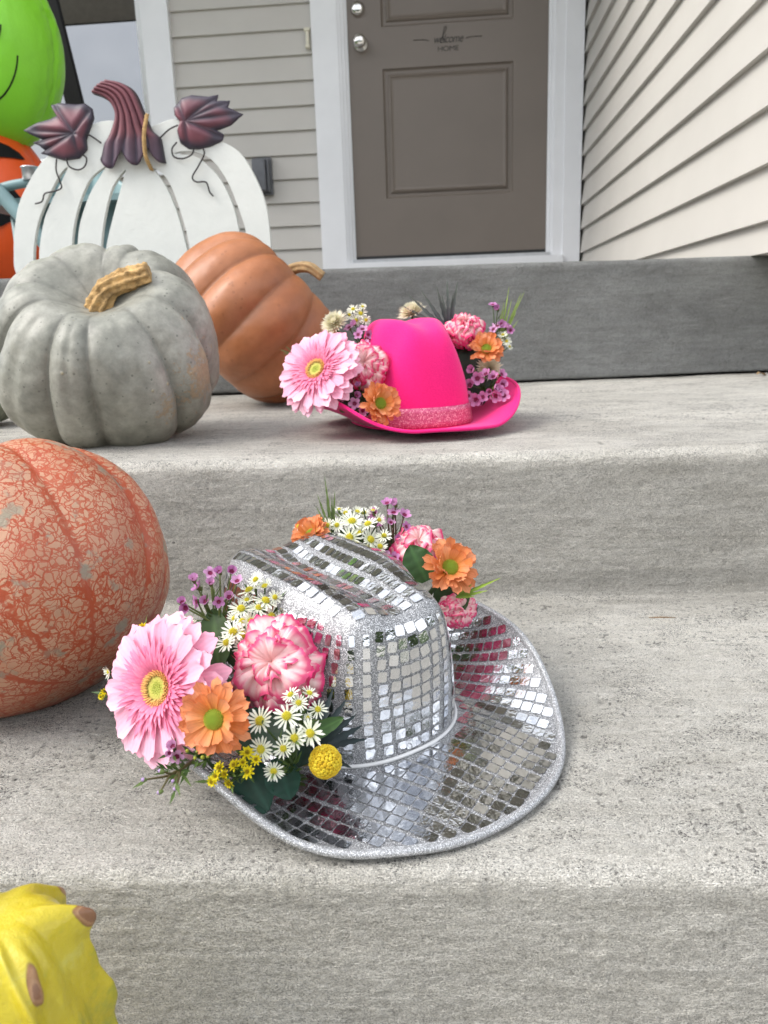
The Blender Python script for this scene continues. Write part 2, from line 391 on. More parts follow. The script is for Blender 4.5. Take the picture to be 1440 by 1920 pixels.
# ------------------------------------------------------------ the house
YD = 3.998; XR = 0.609
def siding_mesh(mb, segs, phase, z0, z1, flip=None):
    """segs: list of (x0, x1) along the wall; boards lap every 0.1063 m; the wall face is y = 0, boards stand out to -y"""
    p = 0.1063; k0 = math.floor((z0-phase)/p)
    for x0, x1 in segs:
        k = k0
        while phase+k*p < z1:
            za, zb = phase+k*p, phase+(k+1)*p
            za_, zb_ = max(za, z0), min(zb, z1)
            if zb_ > za_+0.004:
                fa = -0.017+0.015*(za_-za)/p; fb = -0.017+0.015*(zb_-za)/p
                n = 12; P = []
                for i in range(n+1):
                    x = x0+(x1-x0)*i/n; wv = mn.noise(Vector((x*1.5, k*3.1, phase)))*0.0012
                    P.append([(x, 0.004, za_), (x, fa+wv, za_), (x, fa+wv*0.9+0.0005, za_+0.004), (x, fb+wv*0.3, zb_)])
                mb.grid(P)
            k += 1
def rings(mb, x0, x1, z0, z1, steps, y, mat=0):
    """a rectangular panel with moulded steps: steps = [(inset, depth)...] (+ depth = toward the viewer)"""
    prev = None
    for ins, dep in steps:
        cur = [(x0+ins, y-dep, z0+ins), (x1-ins, y-dep, z0+ins), (x1-ins, y-dep, z1-ins), (x0+ins, y-dep, z1-ins)]
        if prev: mb.add(prev+cur, [(0, 1, 5, 4), (1, 2, 6, 5), (2, 3, 7, 6), (3, 0, 4, 7)], mat)
        prev = cur
    mb.add(prev, [(0, 1, 2, 3)], mat)
def build_house():
    H = empty('house', (0, YD, 0.397), 'house front with beige lap siding, a taupe panelled door and white trim', 'house')
    off = Vector((0, -YD, -0.397))
    def part(mb, name, mats, parent=H, smooth=False):
        o = mb.build(name, mats, parent, smooth)
        o.location = off if parent is H else (0, 0, 0); return o
    # back wall siding
    mb = MB()
    WX0, WX1, WZ0, WZ1 = -2.50, -1.277, 1.00, 2.50     # window incl. trim
    siding_mesh(mb, [(WX1, -0.618)], 0.531, 0.40, 2.75)
    siding_mesh(mb, [(-3.3, WX0)], 0.531, 0.40, 2.75)
    siding_mesh(mb, [(WX0, WX1)], 0.531, 0.40, WZ0)
    siding_mesh(mb, [(WX0, WX1)], 0.531, WZ1, 2.75)
    siding_mesh(mb, [(-0.618, XR)], 0.531, 2.72, 2.75)
    for i in range(len(mb.v)): x, y, z = mb.v[i]; mb.v[i] = (x, y+YD+0.01, z)
    mb.box((-3.3, YD+0.02, 0.40), (WX0, YD+0.2, 2.8)); mb.box((WX1, YD+0.02, 0.40), (-0.618, YD+0.2, 2.8))
    mb.box((WX0, YD+0.02, 0.40), (WX1, YD+0.2, WZ0)); mb.box((WX0, YD+0.02, WZ1), (WX1, YD+0.2, 2.8))
    mb.box((-0.618, YD+0.1, 0.40), (XR+0.2, YD+0.2, 2.8))
    part(mb, 'wall', M['siding'], smooth=False)
    # side wall
    mb = MB(); siding_mesh(mb, [(-4.01, -1.52)], 0.4565, 0.397, 2.75)
    mb.v = [(XR+0.017+y, -x, z) for x, y, z in mb.v]
    mb.f = [tuple(reversed(f)) for f in mb.f]
    mb.box((XR+0.022, 1.52, 0.397), (XR+0.20, YD+0.09, 2.8))
    o = part(mb, 'wall', M['siding']); o['label'] = 'side wall running toward the viewer'
    # porch ceiling
    mb = MB(); mb.box((-3.6, 2.75, 2.75), (XR+0.4, YD+0.2, 2.85)); mb.box((-3.6, 2.65, 2.70), (XR+0.4, 2.75, 3.0), 1)
    part(mb, 'porch_ceiling', [M['soffit'], M['trim']])
    # casing
    mb = MB()
    mb.box((-0.617, YD-0.030, 0.398), (-0.497, YD+0.05, 2.72)); mb.box((0.527, YD-0.030, 0.398), (0.606, YD+0.05, 2.72))
    mb.box((-0.497, YD-0.030, 2.66), (0.527, YD+0.05, 2.72))
    for x0, x1, d in ((-0.497, -0.484, -0.022), (-0.484, -0.470, -0.012), (-0.470, -0.456, 0.004)):
        mb.box((x0, YD+d, 0.54), (x1, YD+0.06, 2.66)); mb.box((-x1-0.003, YD+d+0.001, 0.54), (-x0+0.03 if x0 == -0.497 else -x0-0.003, YD+0.06, 2.66))
    part(mb, 'door_frame', M['trim'])
    mb = MB(); mb.box((-0.497, YD-0.050, 0.398), (0.527, YD+0.06, 0.558)); part(mb, 'threshold', M['trim'])
    mb = MB(); mb.box((-0.470, YD-0.022, 0.558), (0.470, YD+0.06, 0.574)); part(mb, 'sill', M['alum'])
    # door slab with two moulded panels
    mb = MB(); y = YD+0.012
    x0, x1, z0, z1 = -0.455, 0.452, 0.590, 2.625; a0, a1 = -0.301, 0.296
    pan = [(0.849, 1.410), (1.582, 2.50)]
    def q(xa, xb, za, zb): mb.add([(xa, y, za), (xb, y, za), (xb, y, zb), (xa, y, zb)], [(0, 1, 2, 3)])
    q(x0, a0, z0, z1); q(a1, x1, z0, z1); q(a0, a1, z0, pan[0][0]); q(a0, a1, pan[0][1], pan[1][0]); q(a0, a1, pan[1][1], z1)
    for za, zb in pan:
        rings(mb, a0, a1, za, zb, [(0, 0), (0.004, -0.008), (0.010, -0.012), (0.022, -0.012), (0.026, -0.004), (0.034, 0.001), (0.040, -0.004), (0.048, -0.006)], y)
    mb.add([(x0, y, z0), (x1, y, z0), (x1, y+0.04, z0), (x0, y+0.04, z0)], [(0, 1, 2, 3)])
    mb.box((x0, y+0.03, z0), (x1, y+0.06, z1))
    D = part(mb, 'door', M['door'])
    mb = MB(); mb.box((x0, y-0.004, 0.575), (x1, y+0.03, 0.5895)); part(mb, 'door_sweep', M['black'])
    # knob, deadbolt
    Mk = Matrix.Translation((-0.396, y, 1.517)) @ Matrix.Rotation(PI/2, 4, 'X')
    mb = MB(); mb.lathe([(0.0001, 0), (0.033, 0), (0.034, 0.004), (0.028, 0.010), (0.014, 0.014), (0.013, 0.028), (0.020, 0.036), (0.027, 0.046), (0.0285, 0.056), (0.025, 0.066), (0.016, 0.071), (0.0001, 0.072)], 40, M=Mk)
    mb.build('knob', M['nickel'], D)
    Mk = Matrix.Translation((-0.405, y, 1.661)) @ Matrix.Rotation(PI/2, 4, 'X')
    mb = MB(); mb.lathe([(0.0001, 0), (0.031, 0), (0.032, 0.006), (0.027, 0.012), (0.026, 0.020), (0.018, 0.024), (0.0001, 0.024)], 40, M=Mk)
    mb.build('deadbolt', M['nickel'], D)
    # lettering
    def text(body, size, cx, cz, shear=0.0, sx=1.0, off_=0.0):
        cu = bpy.data.curves.new('lettering', 'FONT'); cu.body = body; cu.size = size; cu.align_x = 'CENTER'; cu.shear = shear
        cu.extrude = 0.0004; cu.offset = off_; cu.space_character = 0.92
        to = bpy.data.objects.new('lettering', cu); COL.objects.link(to)
        bpy.context.view_layer.update()
        me = bpy.data.meshes.new_from_object(to.evaluated_get(bpy.context.evaluated_depsgraph_get()))
        bpy.data.objects.remove(to)
        return [(cx+v.co.x*sx, y-0.0008-v.co.z, cz+v.co.y) for v in me.vertices], [tuple(p.vertices) for p in me.polygons]
    mb = MB()
    for args in (('welcome', 0.050, 0.002, 1.502, 0.35, 0.80, 0.0), ('HOME', 0.030, 0.002, 1.468, 0.0, 1.2, 0.0)):
        vs, fs = text(*args); mb.add(vs, fs)
    # tall looped ascender and the side flourishes
    loop = smooth_path([(-0.036, y-0.002, 1.505), (-0.016, y-0.002, 1.540), (-0.004, y-0.002, 1.562), (-0.012, y-0.002, 1.566), (-0.020, y-0.002, 1.535), (-0.014, y-0.002, 1.503)], 6)
    mb.tube(loop, 0.0014, 6)
    mb.tube(smooth_path([(-0.155, y-0.002, 1.520), (-0.11, y-0.002, 1.520), (-0.085, y-0.002, 1.514)], 6), 0.0012, 6)
    mb.tube(smooth_path([(0.082, y-0.002, 1.515), (0.11, y-0.002, 1.520), (0.155, y-0.002, 1.519)], 6), 0.0012, 6)
    mb.build('lettering', M['decal'], D)
    # window
    mb = MB(); t = 0.127
    mb.box((WX0, YD-0.030, WZ0), (WX0+t, YD+0.05, WZ1)); mb.box((WX1-t, YD-0.030, WZ0), (WX1, YD+0.05, WZ1))
    mb.box((WX0+t, YD-0.030, WZ1-t), (WX1-t, YD+0.05, WZ1)); mb.box((WX0+t, YD-0.034, WZ0), (WX1-t, YD+0.05, WZ0+0.07))
    W = part(mb, 'window', M['trim'])
    mb = MB(); a, b, c, d = WX0+t, WX1-t, WZ0+0.07, WZ1-t
    for i, (e, f) in enumerate(((0.0, -0.012), (0.018, 0.004))):
        g = 0.018
        mb.box((a+e, YD+f, c+e), (a+e+g, YD+0.05, d-e)); mb.box((b-e-g, YD+f, c+e), (b-e, YD+0.05, d-e))
        mb.box((a+e+g, YD+f, c+e), (b-e-g, YD+0.05, c+e+g)); mb.box((a+e+g, YD+f, d-e-g), (b-e-g, YD+0.05, d-e))
    mb.build('frame', M['trim'], W)
    mb = MB(); mb.add([(a+0.03, YD+0.02, c+0.03), (b-0.03, YD+0.02, c+0.03), (b-0.03, YD+0.02, d-0.03), (a+0.03, YD+0.02, d-0.03)], [(0, 1, 2, 3)])
    mb.build('pane', M['glass'], W)
    mb = MB(); zs = on_y(180, 40, YD)[2]
    mb.box((a+0.032, YD+0.006, zs), (b-0.032, YD+0.016, d-0.04)); mb.build('dark_reflection_sheet', M['reflection'], W)  # dark sheet standing in for a dark reflection in the upper pane
    # weather box over an outlet
    c0 = on_y(492, 329, YD-0.05)
    mb = MB(); x, z = c0[0], c0[2]
    mb.box((x-0.048, YD-0.030, z-0.082), (x+0.040, YD+0.0, z+0.082)); ob = part(mb, 'outlet_box', M['greybox'])
    mb = MB(); mb.box((x-0.044, YD-0.075, z-0.070), (x+0.020, YD-0.0305, z+0.070)); mb.box((x+0.022, YD-0.062, z-0.074), (x+0.034, YD-0.0305, z+0.074))
    o2 = mb.build('cover', M['greybox'], ob)
    bv = o2.modifiers.new('bevel', 'BEVEL'); bv.width = 0.006; bv.segments = 3
    # small ivory bracket near the casing
    mb = MB(); c0 = on_y(576, 70, YD-0.03); x, z = c0[0], c0[2]
    mb.box((x-0.007, YD-0.032, z-0.034), (x+0.007, YD-0.012, z+0.034)); mb.box((x-0.014, YD-0.036, z+0.026), (x+0.014, YD-0.012, z+0.040)); mb.box((x-0.010, YD-0.040, z-0.044), (x+0.010, YD-0.012, z-0.030))
    o3 = part(mb, 'door_chime', M['ivory']); bv = o3.modifiers.new('bevel', 'BEVEL'); bv.width = 0.003; bv.segments = 2
build_house()

# ------------------------------------------------------------ pumpkins
def pumpkin_mesh(R, H, n, depth, seed, dimple=0.35, sharp=0.7, wob=0.03, res=(300, 130), pear=0.0, lumps=0.0, groove_fade=0.25, colf=None, bot=0.2, crease=0.0):
    rnd = random.Random(seed); mb = MB(); nu, nv = res
    ph = [rnd.uniform(-1, 1) for _ in range(4)]
    edges = [i/n+rnd.uniform(-.22, .22)/n for i in range(n)]
    amp = [rnd.uniform(0.75, 1.15) for _ in range(n)]
    def lobe(t):
        t = t % 1.0
        for i in range(n):
            a = edges[i]; b = edges[(i+1) % n]+(1 if i == n-1 else 0)
            for tt in (t, t+1.0):
                if a <= tt < b:
                    q = (tt-a)/(b-a); return (sin(PI*q))**sharp*(1-crease*exp(-((q-0.45-0.1*amp[i])/0.10)**2)), amp[i], min(q, 1-q)*(b-a)*n
        return 0.0, 1, 0.0
    P = []; C = []
    for i in range(nu):
        th = i/nu; l, am, q = lobe(th); row = []; crow = []
        for j in range(nv+1):
            s = j/nv; phi = -PI/2+PI*s
            rr = abs(cos(phi))**0.82; zz = (1 if phi > 0 else -1)*abs(sin(phi))**0.95
            g = 1-depth*am*(1-l)*(groove_fade+(1-groove_fade)*rr)
            r = R*rr*g*(1+wob*mn.noise(Vector((cos(2*PI*th)*1.3+seed, sin(2*PI*th)*1.3, zz*1.2))))
            r *= 1+pear*zz
            dm = dimple if zz > 0 else bot
            z = H*(zz-dm*exp(-(rr/0.38)**2)*(1 if zz > 0 else -1))
            z += H*0.10*(l-0.6)*depth*5*rr*(1 if zz > 0 else 0.5)*exp(-((rr-0.6)/0.35)**2)
            p = Vector((r*cos(2*PI*th), r*sin(2*PI*th), z))
            if lumps:
                d = lumps*(mn.noise(p*38+Vector((seed, 0, 0)))+0.5*mn.noise(p*90))
                p = p+p.normalized()*d
            row.append(p); crow.append(colf(q, s, th, l, p) if colf else (1, 1, 1))
        P.append(row); C.append(crow)
    mb.grid(P, 0, C, closed=True); return mb
def fruit_mat(name, stops, speck=(0.2, 0.18, 0.12), scab=None, rough=0.42, sc=6, spk=0.5, spot_scale=90, bumpd=0.0006, coat=0.0, usecol=0.0, stretch=1.0, blotch=0.5, warts=0):
    m, t, b = new_mat(name); v = coords(t)
    n = noise_(t, v, sc, 6, 0.6); c = ramp(t, n, stops)
    at = t.nodes.new('ShaderNodeAttribute'); at.attribute_name = 'Col'
    n2 = noise_(t, v, sc*9, 5, 0.7); c = mixc(t, 1.0, c, ramp(t, n2, [(0.32, (1-blotch*0.35,)*3), (0.68, (1+blotch*0.2,)*3)]), 'MULTIPLY')
    c = mixc(t, 1.0, c, at.outputs['Color'], 'MULTIPLY')
    sp = mathn(t, 'LESS_THAN', voro(t, v, spot_scale), 0.17)
    gate = mathn(t, 'GREATER_THAN', noise_(t, v, spot_scale*0.31, 2), 0.52); sp = mathn(t, 'MULTIPLY', sp, gate)
    c = mixc(t, mathn(t, 'MULTIPLY', sp, spk), c, speck)
    h = mathn(t, 'ADD', n2, mathn(t, 'MULTIPLY', sp, -0.5))
    if warts:
        wd = voro(t, v, warts); wm = mathn(t, 'MULTIPLY', ramp(t, wd, [(0.05, (1,)*3), (0.11, (0,)*3)]), mathn(t, 'GREATER_THAN', noise_(t, v, warts*0.23, 2), 0.53))
        c = mixc(t, mathn(t, 'MULTIPLY', wm, 0.75), c, (0.46, 0.40, 0.26)); h = mathn(t, 'ADD', h, mathn(t, 'MULTIPLY', wm, 3.0))
    if scab:
        for (cx, cy, cz, rad, colr) in scab:
            vd = t.nodes.new('ShaderNodeVectorMath'); vd.operation = 'DISTANCE'; t.links.new(v, vd.inputs[0]); vd.inputs[1].default_value = (cx, cy, cz)
            e = mathn(t, 'ADD', mathn(t, 'DIVIDE', vd.outputs['Value'], rad), mathn(t, 'MULTIPLY', noise_(t, v, 75, 6, 0.85), 4.0))
            msk = ramp(t, e, [(0.0, (1,)*3), (1.0, (0,)*3)])
            cr = t.nodes[-1]; 
            cr.color_ramp.elements[0].position = 0.0; cr.color_ramp.elements[1].position = 1.0
            mm = ramp(t, mathn(t, 'DIVIDE', e, 4.0), [(0.62, (1,)*3), (0.66, (0,)*3)])
            c = mixc(t, mathn(t, 'MULTIPLY', mm, 0.85), c, mixc(t, noise_(t, v, 210, 4), tuple(q*0.6 for q in colr), tuple(min(1, q*1.3) for q in colr)))
            h = mathn(t, 'ADD', h, mathn(t, 'MULTIPLY', mm, mathn(t, 'MULTIPLY', noise_(t, v, 240, 4), 1.6)))
    t.links.new(c, b.inputs['Base Color']); b.inputs['Roughness'].default_value = rough
    b.inputs['Coat Weight'].default_value = coat; b.inputs['Coat Roughness'].default_value = 0.25
    bump(t, b, h, 0.5, bumpd); return m
M['cork'] = m_plain("corky_stem", (0.46, 0.29, 0.12), 0.85, var=0.5, vscale=90, bscale=160, bstr=1.0, bdist=0.004)
M['dry_stem'] = m_plain("dry_stem", (0.36, 0.235, 0.11), 0.75, var=0.35, vscale=120, bscale=120, bstr=0.6, bdist=0.002)

def place(o, c, axis, spin=0.0):
    o.location = Vector(c); o.rotation_mode = 'QUATERNION'; o.rotation_quaternion = facing(axis, spin)

def stem_mesh(path, rads, nrib=6, ribd=0.2, n=30, seed=1, rough_=0.0):
    mb = MB(); pts = smooth_path(path, 8); k = len(pts); rd = []
    for i in range(k):
        f = i/(k-1)*(len(rads)-1); a = int(min(f, len(rads)-2)); rd.append(rads[a]+(rads[a+1]-rads[a])*(f-a))
    P = []; up = Vector((0.3, 1, 0.1))
    for i, p in enumerate(pts):
        t_ = (pts[min(i+1, k-1)]-pts[max(i-1, 0)]).normalized(); a = (up-t_*up.dot(t_)).normalized(); b = t_.cross(a); row = []
        for j in range(n+1):
            an = 2*PI*j/n; r = rd[i]*(1+ribd*cos(nrib*an+0.5*i/k))
            q = p+(a*cos(an)+b*sin(an))*r
            r2 = rough_*rd[i]*(mn.noise(q*150+Vector((seed, 0, 0)))+0.6*mn.noise(q*420))
            row.append(p+(a*cos(an)+b*sin(an))*(r+r2))
        P.append(row)
    P.append([pts[-1]]*(n+1)); mb.grid(P); return mb

# grey-green pumpkin on the upper tread
def grey_pumpkin():
    c = Vector((-0.432, 0.988, 0.274)); ax = Vector((0.17, -0.58, 0.80))
    root = empty('pumpkin', (c.x, c.y, 0.158), 'large grey green ribbed pumpkin with a thick corky stem beside the pink hat', 'pumpkin', 'pumpkins on the steps')
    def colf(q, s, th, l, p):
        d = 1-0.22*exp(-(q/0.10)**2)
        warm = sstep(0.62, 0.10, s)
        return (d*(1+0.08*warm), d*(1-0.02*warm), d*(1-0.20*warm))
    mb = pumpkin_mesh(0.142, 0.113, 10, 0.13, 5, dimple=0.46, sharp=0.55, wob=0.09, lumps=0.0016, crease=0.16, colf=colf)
    q = facing(ax, 0.35); inv = q.inverted()
    def loc(wx, wy, wz): return tuple(inv @ Vector((wx, wy, wz)))
    scabs = [(*loc(0.135, -0.035, -0.030), 0.050, (0.36, 0.26, 0.16)), (*loc(0.105, -0.075, -0.075), 0.030, (0.36, 0.27, 0.17)), (*loc(-0.10, -0.02, 0.105), 0.016, (0.45, 0.38, 0.22)),
             (*loc(0.012, -0.115, 0.040), 0.006, (0.25, 0.24, 0.10)), (*loc(-0.03, -0.14, -0.025), 0.007, (0.45, 0.40, 0.24)), (*loc(-0.012, -0.142, -0.015), 0.005, (0.45, 0.40, 0.24))]
    mt = fruit_mat("grey_pumpkin_skin", [(0.3, (0.20, 0.205, 0.172)), (0.5, (0.285, 0.282, 0.242)), (0.7, (0.375, 0.366, 0.322))], speck=(0.13, 0.13, 0.11), scab=scabs, rough=0.46, sc=7, spot_scale=120, bumpd=0.0012, spk=0.8, warts=38, blotch=0.8)
    b = mb.build('body', mt, root)
    b.rotation_mode = 'QUATERNION'; b.rotation_quaternion = q; b.location = c-Vector(root.location)
    # stem: leans to the right
    st = stem_mesh([(0, 0, 0.046), (0.002, 0.004, 0.066), (0.014, 0.010, 0.082), (0.036, 0.012, 0.092), (0.062, 0.012, 0.100)], [0.024, 0.017, 0.0125, 0.0120, 0.0130, 0.0115], 9, 0.13, 45, 3, 0.20)
    s = st.build('stem', M['cork'], root); s.rotation_mode = 'QUATERNION'; s.rotation_quaternion = facing(ax, 0.0); s.location = b.location
grey_pumpkin()

def tan_pumpkin():
    c = Vector((-0.337, 1.375, 0.303)); ax = Vector((0.64, 0.14, 0.60))
    root = empty('pumpkin', (c.x, c.y, 0.158), 'orange brown ribbed pumpkin lying tilted behind the grey pumpkin', 'pumpkin', 'pumpkins on the steps')
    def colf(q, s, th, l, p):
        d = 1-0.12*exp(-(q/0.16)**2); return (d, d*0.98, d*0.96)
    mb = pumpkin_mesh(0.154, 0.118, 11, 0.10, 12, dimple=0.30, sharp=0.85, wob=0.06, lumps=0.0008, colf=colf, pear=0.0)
    mt = fruit_mat("tan_pumpkin_skin", [(0.3, (0.27, 0.090, 0.032)), (0.5, (0.36, 0.135, 0.052)), (0.7, (0.43, 0.18, 0.085))], speck=(0.22, 0.08, 0.03), rough=0.42, sc=6, spot_scale=70, spk=0.4, blotch=0.3)
    b = mb.build('body', mt, root); q = facing(ax, 0.2)
    b.rotation_mode = 'QUATERNION'; b.rotation_quaternion = q; b.location = c-Vector(root.location)
    p0 = Vector(on_y(538, 512, 1.42)); p1 = Vector(on_y(556, 502, 1.41)); p2 = Vector(on_y(580, 502, 1.40)); p3 = Vector(on_y(604, 519, 1.40))
    r0 = Vector(root.location)
    st = stem_mesh([p0-r0-Vector((0.01, 0, 0.012)), p0-r0, p1-r0, p2-r0, p3-r0], [0.016, 0.011, 0.009, 0.0085, 0.0085, 0.008], 5, 0.14, 30, 9, 0.06)
    st.build('stem', M['dry_stem'], root)
tan_pumpkin()

def red_mat():
    m, t, b = new_mat("red_veined_skin"); v = coords(t)
    at = t.nodes.new('ShaderNodeAttribute'); at.attribute_name = 'Col'      # R: rib stripe, G: longitudinal fade near the pole
    sep = t.nodes.new('ShaderNodeSeparateColor'); t.links.new(at.outputs['Color'], sep.inputs[0])
    nz_ = t.nodes.new('ShaderNodeTexNoise'); nz_.inputs['Scale'].default_value = 75; nz_.inputs['Detail'].default_value = 6; t.links.new(v, nz_.inputs['Vector'])
    vm = t.nodes.new('ShaderNodeVectorMath'); vm.operation = 'MULTIPLY_ADD'; t.links.new(nz_.outputs['Color'], vm.inputs[0]); vm.inputs[1].default_value = (0.016,)*3; t.links.new(v, vm.inputs[2])
    vv = vm.outputs[0]
    e1 = voro(t, vv, 92, 'DISTANCE_TO_EDGE'); e2 = voro(t, vv, 190, 'DISTANCE_TO_EDGE')
    big = noise_(t, v, 16, 4)
    th1 = mathn(t, 'ADD', mathn(t, 'MULTIPLY', big, 0.14), -0.005)
    th1 = mathn(t, 'ADD', th1, mathn(t, 'MULTIPLY', sep.outputs[0], 0.32))
    l1 = ramp(t, mathn(t, 'DIVIDE', e1, mathn(t, 'MAXIMUM', th1, 0.01)), [(0.5, (1,)*3), (1.35, (0,)*3)])
    th2 = mathn(t, 'ADD', mathn(t, 'MULTIPLY', noise_(t, v, 30, 4), 0.34), -0.085)
    th2 = mathn(t, 'ADD', th2, mathn(t, 'MULTIPLY', sep.outputs[0], 0.30))
    l2 = ramp(t, mathn(t, 'DIVIDE', e2, mathn(t, 'MAXIMUM', th2, 0.01)), [(0.5, (0.85,)*3), (1.2, (0,)*3)])
    line = mathn(t, 'MAXIMUM', l1, l2)
    line = mathn(t, 'MAXIMUM', line, ramp(t, mathn(t, 'ADD', sep.outputs[0], mathn(t, 'MULTIPLY', noise_(t, v, 120, 4), 0.5)), [(0.72, (0,)*3), (1.05, (1,)*3)]))
    ground = ramp(t, noise_(t, v, 11, 5), [(0.3, (0.40, 0.165, 0.09)), (0.5, (0.48, 0.265, 0.165)), (0.7, (0.43, 0.19, 0.105))])
    # grey-green scurf in spots
    sn = noise_(t, v, 42, 5, 0.62); sg = mathn(t, 'MULTIPLY', ramp(t, sn, [(0.56, (0,)*3), (0.63, (1,)*3)]), sep.outputs[2])
    c = mixc(t, line, ground, mixc(t, noise_(t, v, 25), (0.31, 0.042, 0.014), (0.42, 0.085, 0.028)))
    c = mixc(t, mathn(t, 'MULTIPLY', sg, 0.85), c, mixc(t, noise_(t, v, 200), (0.20, 0.20, 0.15), (0.32, 0.29, 0.21)))
    t.links.new(c, b.inputs['Base Color']); b.inputs['Roughness'].default_value = 0.42
    bump(t, b, mathn(t, 'SUBTRACT', noise_(t, v, 120, 4), mathn(t, 'MULTIPLY', line, 0.3)), 0.45, 0.0008); return m
def red_pumpkin():
    c = Vector((-0.352, 0.588, 0.103)); ax = Vector((-0.62, 0.42, 0.75))
    root = empty('pumpkin', (c.x, c.y, 0.0), 'large red veined pumpkin mottled with grey spots on the lower tread', 'pumpkin', 'pumpkins on the steps')
    def colf(q, s, th, l, p):
        st = exp(-(q/0.042)**2)*(0.75+0.25*sin(s*9+th*40))
        return (clamp(st), s, clamp(0.35+1.3*mn.noise(Vector((th*9, s*6, 2)))+0.5))
    mb = pumpkin_mesh(0.118, 0.102, 12, 0.050, 31, dimple=0.25, sharp=0.85, wob=0.03, bot=0.02, lumps=0.0005, colf=colf)
    b = mb.build('body', red_mat(), root)
    b.rotation_mode = 'QUATERNION'; b.rotation_quaternion = facing(ax, 0.5); b.location = c-Vector(root.location)
    st = stem_mesh([(0, 0, 0.06), (0.0, 0, 0.085), (0.006, 0.002, 0.105), (0.02, 0.004, 0.122)], [0.022, 0.014, 0.011, 0.012], 5, 0.15, 24, 4, 0.1)
    s = st.build('stem', M['cork'], root); s.rotation_mode = 'QUATERNION'; s.rotation_quaternion = facing(ax); s.location = b.location
red_pumpkin()

def gourd_mat():
    m, t, b = new_mat("yellow_gourd_skin"); v = coords(t)
    at = t.nodes.new('ShaderNodeAttribute'); at.attribute_name = 'Col'
    c = ramp(t, noise_(t, v, 34, 6, 0.65), [(0.3, (0.30, 0.31, 0.03)), (0.45, (0.50, 0.40, 0.012)), (0.6, (0.54, 0.45, 0.03)), (0.75, (0.56, 0.53, 0.13))])
    sep = t.nodes.new('ShaderNodeSeparateColor'); t.links.new(at.outputs['Color'], sep.inputs[0])
    w_ = ramp(t, mathn(t, 'ADD', sep.outputs[0], mathn(t, 'MULTIPLY', noise_(t, v, 60, 4), 0.4)), [(0.46, (0,)*3), (0.62, (1,)*3)])
    tan = ramp(t, mathn(t, 'ADD', sep.outputs[0], mathn(t, 'MULTIPLY', noise_(t, v, 150, 5, 0.7), 0.5)), [(0.50, (0.13, 0.06, 0.015)), (0.68, (0.26, 0.125, 0.04)), (0.92, (0.36, 0.20, 0.095)), (1.15, (0.22, 0.10, 0.045))])
    c = mixc(t, w_, c, tan)
    sp = mathn(t, 'LESS_THAN', voro(t, v, 75), 0.12); gate = mathn(t, 'GREATER_THAN', noise_(t, v, 40, 2), 0.55)
    c = mixc(t, mathn(t, 'MULTIPLY', mathn(t, 'MULTIPLY', sp, gate), 0.7), c, (0.2, 0.13, 0.03))
    t.links.new(c, b.inputs['Base Color']); b.inputs['Roughness'].default_value = 0.33; b.inputs['Coat Weight'].default_value = 0.3
    bump(t, b, noise_(t, v, 110, 6, 0.7), 0.8, 0.0016); return m
